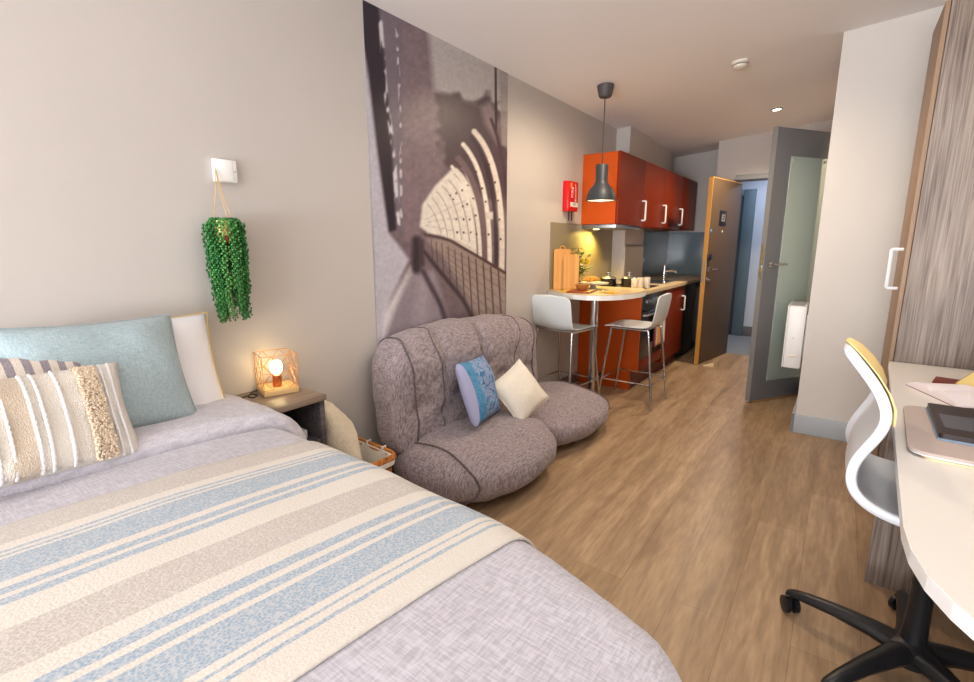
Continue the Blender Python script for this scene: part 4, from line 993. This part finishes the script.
o = cushion_mesh(.35, .35, .12, seed=2, pinch=.05).build('cover', bp_, t, ang=180)
mb = MB(); mb.bx(-.012, 0, -.045, .045, 0, 0) if False else None
# lavender side gusset: a soft strip along the left edge
mbg = MB(); rings = []
for k in range(17):
    s = -1 + k / 8; zz_ = .172 * s; bow = (1 - s * s); hwid = .010 + .036 * bow ** .5
    cx = -.172 + .010 * bow
    rings.append([(cx + .014 * bow, -hwid * .9, zz_), (cx - .012 * bow, -hwid * .6, zz_), (cx - .020 * bow, 0, zz_), (cx - .012 * bow, hwid * .6, zz_), (cx + .014 * bow, hwid * .9, zz_)])
mbg.loft(rings, closed_u=False, cap=False); g_ = mbg.build('side_panel', M_lav, t, ang=180); g_['label'] = 'plain lavender side'
orient(t, (.92, .24, .34), R(4))
t = thing('scatter_cushion', 'cream white square cushion leaning cornerwise on the sofa', 'cushion', (-1.48, 2.405, .435))
cushion_mesh(.30, .30, .12, seed=5, pinch=.08).build('cover', M_creamcloth, t, ang=180); cush_edge(.30, .30, M_creamcloth, t, .08, .003)
orient(t, (.80, -.32, .50), R(-26))

# ------------------------------------------------------------------ bed
BX0, BX1, BY0, BY1 = WX + .02, -.01, -.46, .95
t = thing('bed', 'double bed with a cream sheet standing against the left wall', 'bed', (0, 0, 0))
mb = MB(); mb.bx(WX + .005, BX1 - .22, BY0 + .05, BY1 - .22, .02, .30, .01); mb.build('bed_base', mat('grey_bed_base', (110, 108, 112), .9), t)
mb = MB(); mb.bx(WX + .005, BX1 - .22, BY0 + .04, BY1 - .22, .30, .60, .05); mb.build('mattress', M_sheet, t)
def bedtop(x, y):
    z = .66 + .028 * (1 - abs((y - .2) / .74) ** 3) - .035 * smooth(-1.1, .05, x)
    z += .008 * fnoise(x, y, 1, 2.6) + .0025 * fnoise(x * 1.0, y * .6, 7, 9)
    return z
def bededge(x): return BY1 - .035 * smooth(-1.6, -.7, x) - .15 * smooth(-.65, .0, x)
def drape(x, y, off=0.0):
    """map a flat cloth point to the draped surface; cloth falls over the +y, -y and +x edges"""
    r = .11 + off
    ye = bededge(min(x, BX1)) - .11; xe = BX1 - .21
    yl = BY0 + .11
    cx = min(x, xe); cy = max(min(y, ye), yl)
    ex, ey = x - cx, y - cy; L_ = math.hypot(ex, ey)
    zt = bedtop(cx, cy) + off
    if L_ < 1e-6: return Vector((x, y, zt))
    dx, dy = ex / L_, ey / L_
    r2 = r
    if L_ < r2 * math.pi / 2: o_ = r2 * math.sin(L_ / r2); dn = r2 * (1 - math.cos(L_ / r2))
    else:
        q = L_ - r2 * math.pi / 2; o_ = r2 + q * .06; dn = r2 + q
        fold = .018 * math.sin((cx * 9 + cy * 13) + 6 * math.atan2(dy, dx) * 2) * min(1, q / .2); o_ += fold
    return Vector((cx + dx * o_, cy + dy * o_, max(.06, zt - dn)))
def cloth(x0, x1, y0, y1, step, off, shear=0, lmax=99):
    mb = MB(); nx = int((x1 - x0) / step); ny = int((y1 - y0) / step)
    uvgrid(mb, lambda u, v: drape(x0 + (x1 - x0) * u + shear * ((y0 + (y1 - y0) * v)), y0 + (y1 - y0) * v, off), nx, ny)
    return mb
o = cloth(WX + .30, BX1 + .20, BY0 - .25, BY1 + .30, .025, .0).build('duvet_cover', M_duvet, None, ang=180); solid(o, .012)
t = thing('duvet', 'lilac-grey linen duvet spread over the bed, its top edge turned back below the cushions', 'duvet'); o.parent = t
# folded-back band of the duvet near the pillows
mb = MB(); 
def fold_pt(u, v):
    y = BY0 - .2 + (BY1 + .27 - BY0 + .2) * v
    xl = -1.615 + .10 * y + .012 * math.sin(y * 5); xh = -1.93 + .02 * math.sin(y * 7)
    s = u
    hgt = .058 * (1 - abs(2 * s - 1) ** 16) + .008 * fnoise(s * 3, y, 3, 4)
    return drape(xh + (xl - xh) * s, y, .004 + hgt)
uvgrid(mb, fold_pt, 26, 60); o = mb.build('folded_edge', M_duvetin, t, ang=180); solid(o, .004)
# throw
blue = (136, 158, 178); cream = (208, 201, 190); beige = (178, 169, 162)
U0, U1 = -1.49, -.62
seq = [(-1.49, cream), (-1.475, beige), (-1.385, cream), (-1.350, blue), (-1.340, cream), (-1.330, blue), (-1.320, cream), (-1.308, blue), (-1.213, cream), (-1.190, blue), (-1.165, cream), (-1.152, blue), (-1.128, cream),
       (-1.054, beige), (-.936, cream), (-.895, blue), (-.868, cream), (-.848, blue), (-.825, cream), (-.812, blue), (-.731, cream), (-.716, blue), (-.707, cream), (-.693, blue), (-.683, cream)]
fu = lambda u: u * (.945 + .018 * (u + 1.49) / .87)
seq = [(fu(p), c) for p, c in seq]; U0, U1 = fu(U0), fu(U1)
M_throw = uvramp_mat('striped_woven_throw', [((p - U0) / (U1 - U0), c) for p, c in seq], 0, .5, (190, 380), bump=.3, wob=.006)
o = cloth(U0, U1, BY0 - .28, BY1 + .33, .022, .014, .10).build('bed_throw', M_throw, ang=180); solid(o, .006)
tag(o, 'woven cream throw with blue and beige stripes across the bed', 'throw')
# pillows
def pil(name, lab, w_, h, th, loc, normal, roll, m, seed, group=None, edge=None, pinch=.06):
    t = thing(name, lab, 'pillow' if name == 'pillow' else 'cushion', loc, group=group)
    cushion_mesh(w_, h, th, seed=seed, pinch=pinch, wr=.006).build('cover', m, t, ang=180)
    if edge: cush_edge(w_, h, edge, t, pinch, .0035)
    orient(t, normal, roll); return t
pil('pillow', 'white pillow with yellow piping against the wall behind the blue cushion, nearest the bedside table', .62, .40, .14, (-1.865, .565, .855), (.93, 0, .26), 0, M_whitecase, 1, None, M_trim)
pil('pillow', 'white pillow against the wall at the left edge behind the blue cushion', .62, .40, .14, (-1.865, -.08, .855), (.93, 0, .30), 0, M_whitecase, 8, None, M_trim)
pil('scatter_cushion', 'large pale blue cushion leaning on the white pillow', .46, .37, .14, (-1.765, .490, .897), (.90, .06, .36), R(2), M_bluecush, 3, None, M_bluecush)
tick = uvramp_mat('ticking_stripe', [(k / 26, ((208, 197, 184), (128, 118, 128))[k % 2]) for k in range(26)], 0, .2, (120, 120))
pil('scatter_cushion', 'grey and cream striped cushion behind the tufted cream cushion', .46, .32, .10, (-1.712, .270, .866), (.90, .05, .42), R(2), tick, 4, None, None)
# cream woven cushion with cords and a tufted band
cstops = [(0, (214, 206, 194)), (.30, (206, 192, 174)), (.36, (218, 211, 200)), (.48, (198, 180, 158)), (.57, (218, 211, 200)), (.80, (212, 203, 190)), (.90, (218, 213, 205))]
M_cc = uvramp_mat('cream_woven', cstops, 0, .3, (160, 60))
t = pil('scatter_cushion', 'cream woven cushion with a shaggy tufted band in front of the striped cushion', .54, .28, .12, (-1.62, .237, .848), (.88, .06, .46), R(3), M_cc, 6, None, None, .05)
def cface(u, v, w_=.54, h=.28, th=.12, pinch=.05):
    x = w_ / 2 * u * (1 - pinch * (1 - v * v) * abs(u) ** 2); z = h / 2 * v * (1 - pinch * (1 - u * u) * abs(v) ** 2)
    return Vector((x, -(th / 2 * (max(0, (1 - abs(u) ** 2.6) * (1 - abs(v) ** 2.6))) ** .55) - .004, z))
for u in (-.72, -.62, -.34, .16, .24, .40, .80, .88, -.12, -.02):
    mb = MB(); mb.tube([cface(u + .004 * math.sin(k * 9), -.97 + 1.94 * k / 40) for k in range(41)], .0042, 6, rs=[.0034 + .0012 * (k % 2) for k in range(41)])
    mb.build('cord', mat('white_cord', (222, 220, 220), .9), t)
mb = MB(); rnd = random.Random(5)
mb.loft([[cface(.655 + q, v) + Vector((0, -.003 * (1 - (q / .1) ** 2), 0)) for q in (-.1, -.06, 0, .06, .1)] for v in [-.97 + 1.94 * k / 30 for k in range(31)]], closed_u=False, cap=False)
for k in range(900):
    u = .655 + rnd.uniform(-.09, .09); v = rnd.uniform(-.96, .96)
    p_ = cface(u, v) + Vector((0, -.002, 0)); d_ = Vector((rnd.uniform(-.5, .5), -1, rnd.uniform(-.9, .2))).normalized() * rnd.uniform(.006, .011)
    mb.tube([p_, p_ + d_ * .6, p_ + d_ + Vector((0, 0, -.002))], .003, 5, rs=[.0034, .0036, .0022])
mb.build('tufted_band', mat('tuft_beige', (216, 198, 174), .95), t)

# ------------------------------------------------------------------ bedside table
NX1 = -1.685
t = thing('bedside_table', 'small dark grey bedside table with a wood top and an open shelf', 'bedside table', (WX, .945, 0))
D_ = NX1 - WX; W_ = .25
mb = MB(); mb.bx(.002, D_ + .008, 0, W_ + .006, .665, .69, .002); mb.build('table_top', M_nstop, t)
mb = MB(); mb.bx(.002, D_, W_ - .022, W_, 0, .664, .001); mb.bx(.002, D_, 0.003, .022, 0, .664, .001); mb.bx(.002, .012, .02, W_ - .02, .02, .664); mb.build('side_panel', M_nstand, t)
mb = MB(); mb.bx(.012, D_ - .01, .022, W_ - .022, .485, .50); mb.build('shelf', M_nstand, t)
mb = MB(); mb.bx(.10, D_ - .012, .024, W_ - .024, .05, .48, .002); dr = mb.build('drawer', M_nstand, t)
mb = MB(); mb.bx(-.09, .06, -.065, .07, 0, .035, .002)
bk = mb.build('book', mat('page_white', (222, 220, 218), .7), loc=(WX + .165, 1.075, .5005)); tag(bk, 'pale paper-edged book stack on the bedside table shelf', 'book')
# lamp
t = thing('bedside_lamp', 'small copper wire cage lamp with a lit round bulb on the bedside table', 'lamp', (-1.878, 1.108, .6905), R(-17))
gold = mat('copper_wire', (206, 150, 96), .35, metal=.85)
hw = .068
mb = MB(); mb.bx(-hw, hw, -hw, hw, 0, .022, .002); mb.build('base', mat('lamp_base_wood', (222, 186, 130), .5), t)
mb = MB(); r_ = .0016
for z in (.026, .095, .165): mb.tube([(-hw, -hw, z), (hw, -hw, z), (hw, hw, z), (-hw, hw, z)], r_, 5, True)
for sx, sy in ((-1, -1), (1, -1), (1, 1), (-1, 1)): mb.tube([(sx * hw, sy * hw, .022), (sx * hw, sy * hw, .166)], r_, 5)
for ax in (0, 1):
    for sd in (-1, 1):
        for z0, z1, z2 in ((.026, .06, .095), (.095, .13, .165)):
            for q in (-.5, .5):
                c_ = q * hw
                for dd_ in (-1, 1):
                    a_ = (c_, z0); b_ = (c_ + dd_ * hw * .42, z1); c2 = (c_, z2)
                    f = (lambda p_: (p_[0], sd * hw, p_[1])) if ax == 0 else (lambda p_: (sd * hw, p_[0], p_[1]))
                    mb.tube([f(a_), f(b_), f(c2)], r_ * .8, 4)
mb.build('wire_cage', gold, t)
mb = MB(); mb.lathe([(.017, .022), (.019, .028), (.017, .07), (.012, .074), (.001, .075)]); mb.build('lamp_holder', mat('copper', (196, 112, 70), .3, metal=.9), t)
mb = MB(); mb.lathe([(.010, .070), (.012, .076), (.0195, .084), (.0245, .098), (.0255, .107), (.0235, .119), (.017, .128), (.008, .1325), (.001, .133)], n=20)
o = mb.build('light_bulb', mat('warm_bulb', (255, 240, 200), .3, emit=(255, 226, 160), estr=22), t); o.visible_shadow = True
mb = MB(); mb.tube([(-.05, -.066, .004), (-.03, -.10, .003), (.03, -.12, .003), (.05, -.105, .003), (.02, -.085, .003), (-.01, -.10, .003), (.03, -.15, .003)], .0025, 6); mb.build('cable', M_blackm, t)

# basket with liner and pillow
t = thing('wicker_basket', 'square wicker basket with a cream cloth liner on the floor beside the sofa', 'basket', (-1.775, 1.405, 0), R(-4))
wk = wood_grain('wicker_brown', (120, 66, 22), (186, 112, 42), (216, 148, 70), .8, 'X'); 
bw, bd, bh = .168, .128, .318
mb = MB()
for k in range(27):
    z = .008 + k * .0118; s = .86 + .14 * k / 26; ph = k * math.pi
    pts = [];
    for i in range(44):
        a_ = 2 * math.pi * i / 44; cx = abs(math.cos(a_)) ** .35 * math.copysign(1, math.cos(a_)); cy = abs(math.sin(a_)) ** .35 * math.copysign(1, math.sin(a_))
        wv = .003 * math.cos(i * math.pi + ph); pts.append((cx * (bw - .012 + wv) * s, cy * (bd - .012 + wv) * s, z))
    mb.tube(pts, .0062, 5, True)
mb.build('woven_wall', wk, t)
mb = MB(); rim = [(-bw, -bd), (bw, -bd), (bw, bd), (-bw, bd)]
for q in (.0, .010): mb.tube([(x * (1 - .02 * (q > 0)), y * (1 - .02 * (q > 0)), bh + q) for (x, y) in [(bw * math.copysign(abs(math.cos(a_)) ** .3, math.cos(a_)), bd * math.copysign(abs(math.sin(a_)) ** .3, math.sin(a_))) for a_ in [2 * math.pi * i / 40 for i in range(40)]]], .0085, 6, True)
mb.build('rim', wk, t)
mb = MB(); rings = []
for s, z in ((1.015, .286), (1.03, .308), (1.0, .326), (.88, .320), (.80, .29), (.62, .08), (.01, .075)):
    rings.append([(bw * s * math.copysign(abs(math.cos(a_)) ** .36, math.cos(a_)), bd * s * math.copysign(abs(math.sin(a_)) ** .36, math.sin(a_)), z + (.006 * math.sin(i * 1.7) if s > 1.01 and z < .25 else 0)) for i, a_ in enumerate([2 * math.pi * i / 40 for i in range(40)])])
mb.loft(rings, cap=False); mb.build('liner', M_creamcloth, t)
for sx in (-1, 1):
    mb = MB()
    mb.tube([(sx * bw * .35, bd, bh), (sx * bw * .35, bd + .008, bh + .02), (sx * bw * .35, bd - .012, bh + .02), (sx * bw * .35, bd - .01, bh - .01)], .006, 6); mb.build('tie', M_sheet, t)
t = thing('pillow', 'plump natural linen cushion stuffed in the basket beside the bedside table', 'cushion', (-1.80, 1.34, .440))
cushion_mesh(.31, .34, .13, seed=12, pinch=.05, wr=.012).build('cover', M_linencush, t, ang=180)
orient(t, (.45, .80, .42), R(8))

# ------------------------------------------------------------------ hanging plant and wall box
t = thing('wall_box', 'white plastic wall box the plant hangs from', 'wall box', (WX, 1.018, 1.572))
mb = MB(); mb.bx(0, .022, -.046, .040, -.042, .042, .004); mb.build('housing', M_white, t)
mb = MB(); mb.bx(.022, .026, -.044, .022, -.040, .040, .003); mb.build('cover', mat('box_cover', (242, 242, 240), .3), t)
mb = MB(); mb.cyl((.022, .031, 0), .003, .003, 8, Matrix.Rotation(R(90), 3, 'Y')); mb.build('indicator', M_base, t)
PX, PY = -1.885, .955
t = thing('hanging_plant', 'trailing green string-of-pearls plant in a small pot hung by twine on the wall', 'plant', (PX, PY, .982))
mb = MB(); mb.lathe([(.020, .318), (.038, .322), (.040, .345), (.040, .348)], n=20); mb.build('pot_base', mat('terracotta', (142, 62, 36), .7), t)
mb = MB(); mb.lathe([(.040, .348), (.046, .400), (.042, .400), (.037, .355), (.001, .355)], n=20); mb.build('pot', mat('gold_pot', (214, 190, 120), .35, metal=.5), t)
mb = MB(); hook = Vector((WX + .028 - PX, .972 - PY, .593))
for a_ in (-.037, .037): mb.tube([(0, a_, .395), (hook.x * .6, a_ * .35 + hook.y * .6, .50), hook], .0018, 5)
mb.tube([(.036, 0, .395), (hook.x * .5 + .01, hook.y * .5, .49), hook], .0018, 5)
mb.build('twine', mat('jute', (196, 164, 116), .9), t)
ms = MB(); ml = MB(); ml2 = MB(); rnd = random.Random(11)
NS = 56
for i in range(NS):
    a_ = 2 * math.pi * i / NS + rnd.uniform(-.08, .08)
    r0 = rnd.uniform(.02, .034); r1 = rnd.uniform(.042, .066)
    ln = rnd.uniform(.20, .40) if rnd.random() < .25 else rnd.uniform(.32, .405)
    ca, sa = math.cos(a_), math.sin(a_)
    if ca * .8 - sa * .6 > .74 and i % 3: ln *= .0; continue
    pts = []
    n = int(ln / .0085)
    for k in range(n):
        s = k / n; zt = .405 + .018 * math.sin(min(1, s * 8) * math.pi * .5) * (1 - min(1, s * 5)) - ln * max(0, s - .02)
        rad = r0 + (r1 - r0) * smooth(0, .12, s) - .010 * smooth(.5, 1, s)
        x_ = ca * rad * .95; x_ = max(x_, WX - PX + .012)
        y_ = sa * rad + .006 * s + .003 * math.sin(k * .5 + i)
        pts.append(Vector((x_ + .002 * math.sin(k * .7 + i * 2), y_, zt)))
    ms.tube(pts, .0011, 3)
    tgt = ml if rnd.random() < .62 else ml2
    for k, p_ in enumerate(pts):
        for q in (0, 1):
            an = k * 1.9 + q * math.pi + i; d_ = Vector((math.cos(an), math.sin(an), -.25)) * .0085; c_ = p_ + d_
            sz = .0062 * (1 - .25 * k / n)
            if c_.x < WX - PX + .004: c_.x = WX - PX + .004
            vs = [tgt.bm.verts.new(c_ + Vector(v) * sz) for v in ((1, 0, 0), (0, 1, 0), (-1, 0, 0), (0, -1, 0), (0, 0, 1.2), (0, 0, -1.2))]
            for f_ in ((0, 1, 4), (1, 2, 4), (2, 3, 4), (3, 0, 4), (1, 0, 5), (2, 1, 5), (3, 2, 5), (0, 3, 5)): tgt.bm.faces.new([vs[z_] for z_ in f_])
ms.build('trailing_stems', mat('stem_green', (92, 128, 60), .6), t)
ml.build('foliage', mat('pearl_green', (28, 98, 40), .45, var=.25, vscale=30), t, ang=180, fix=False)
ml2.build('foliage', mat('pearl_green_light', (74, 138, 66), .45, var=.25, vscale=30), t, ang=180, fix=False)
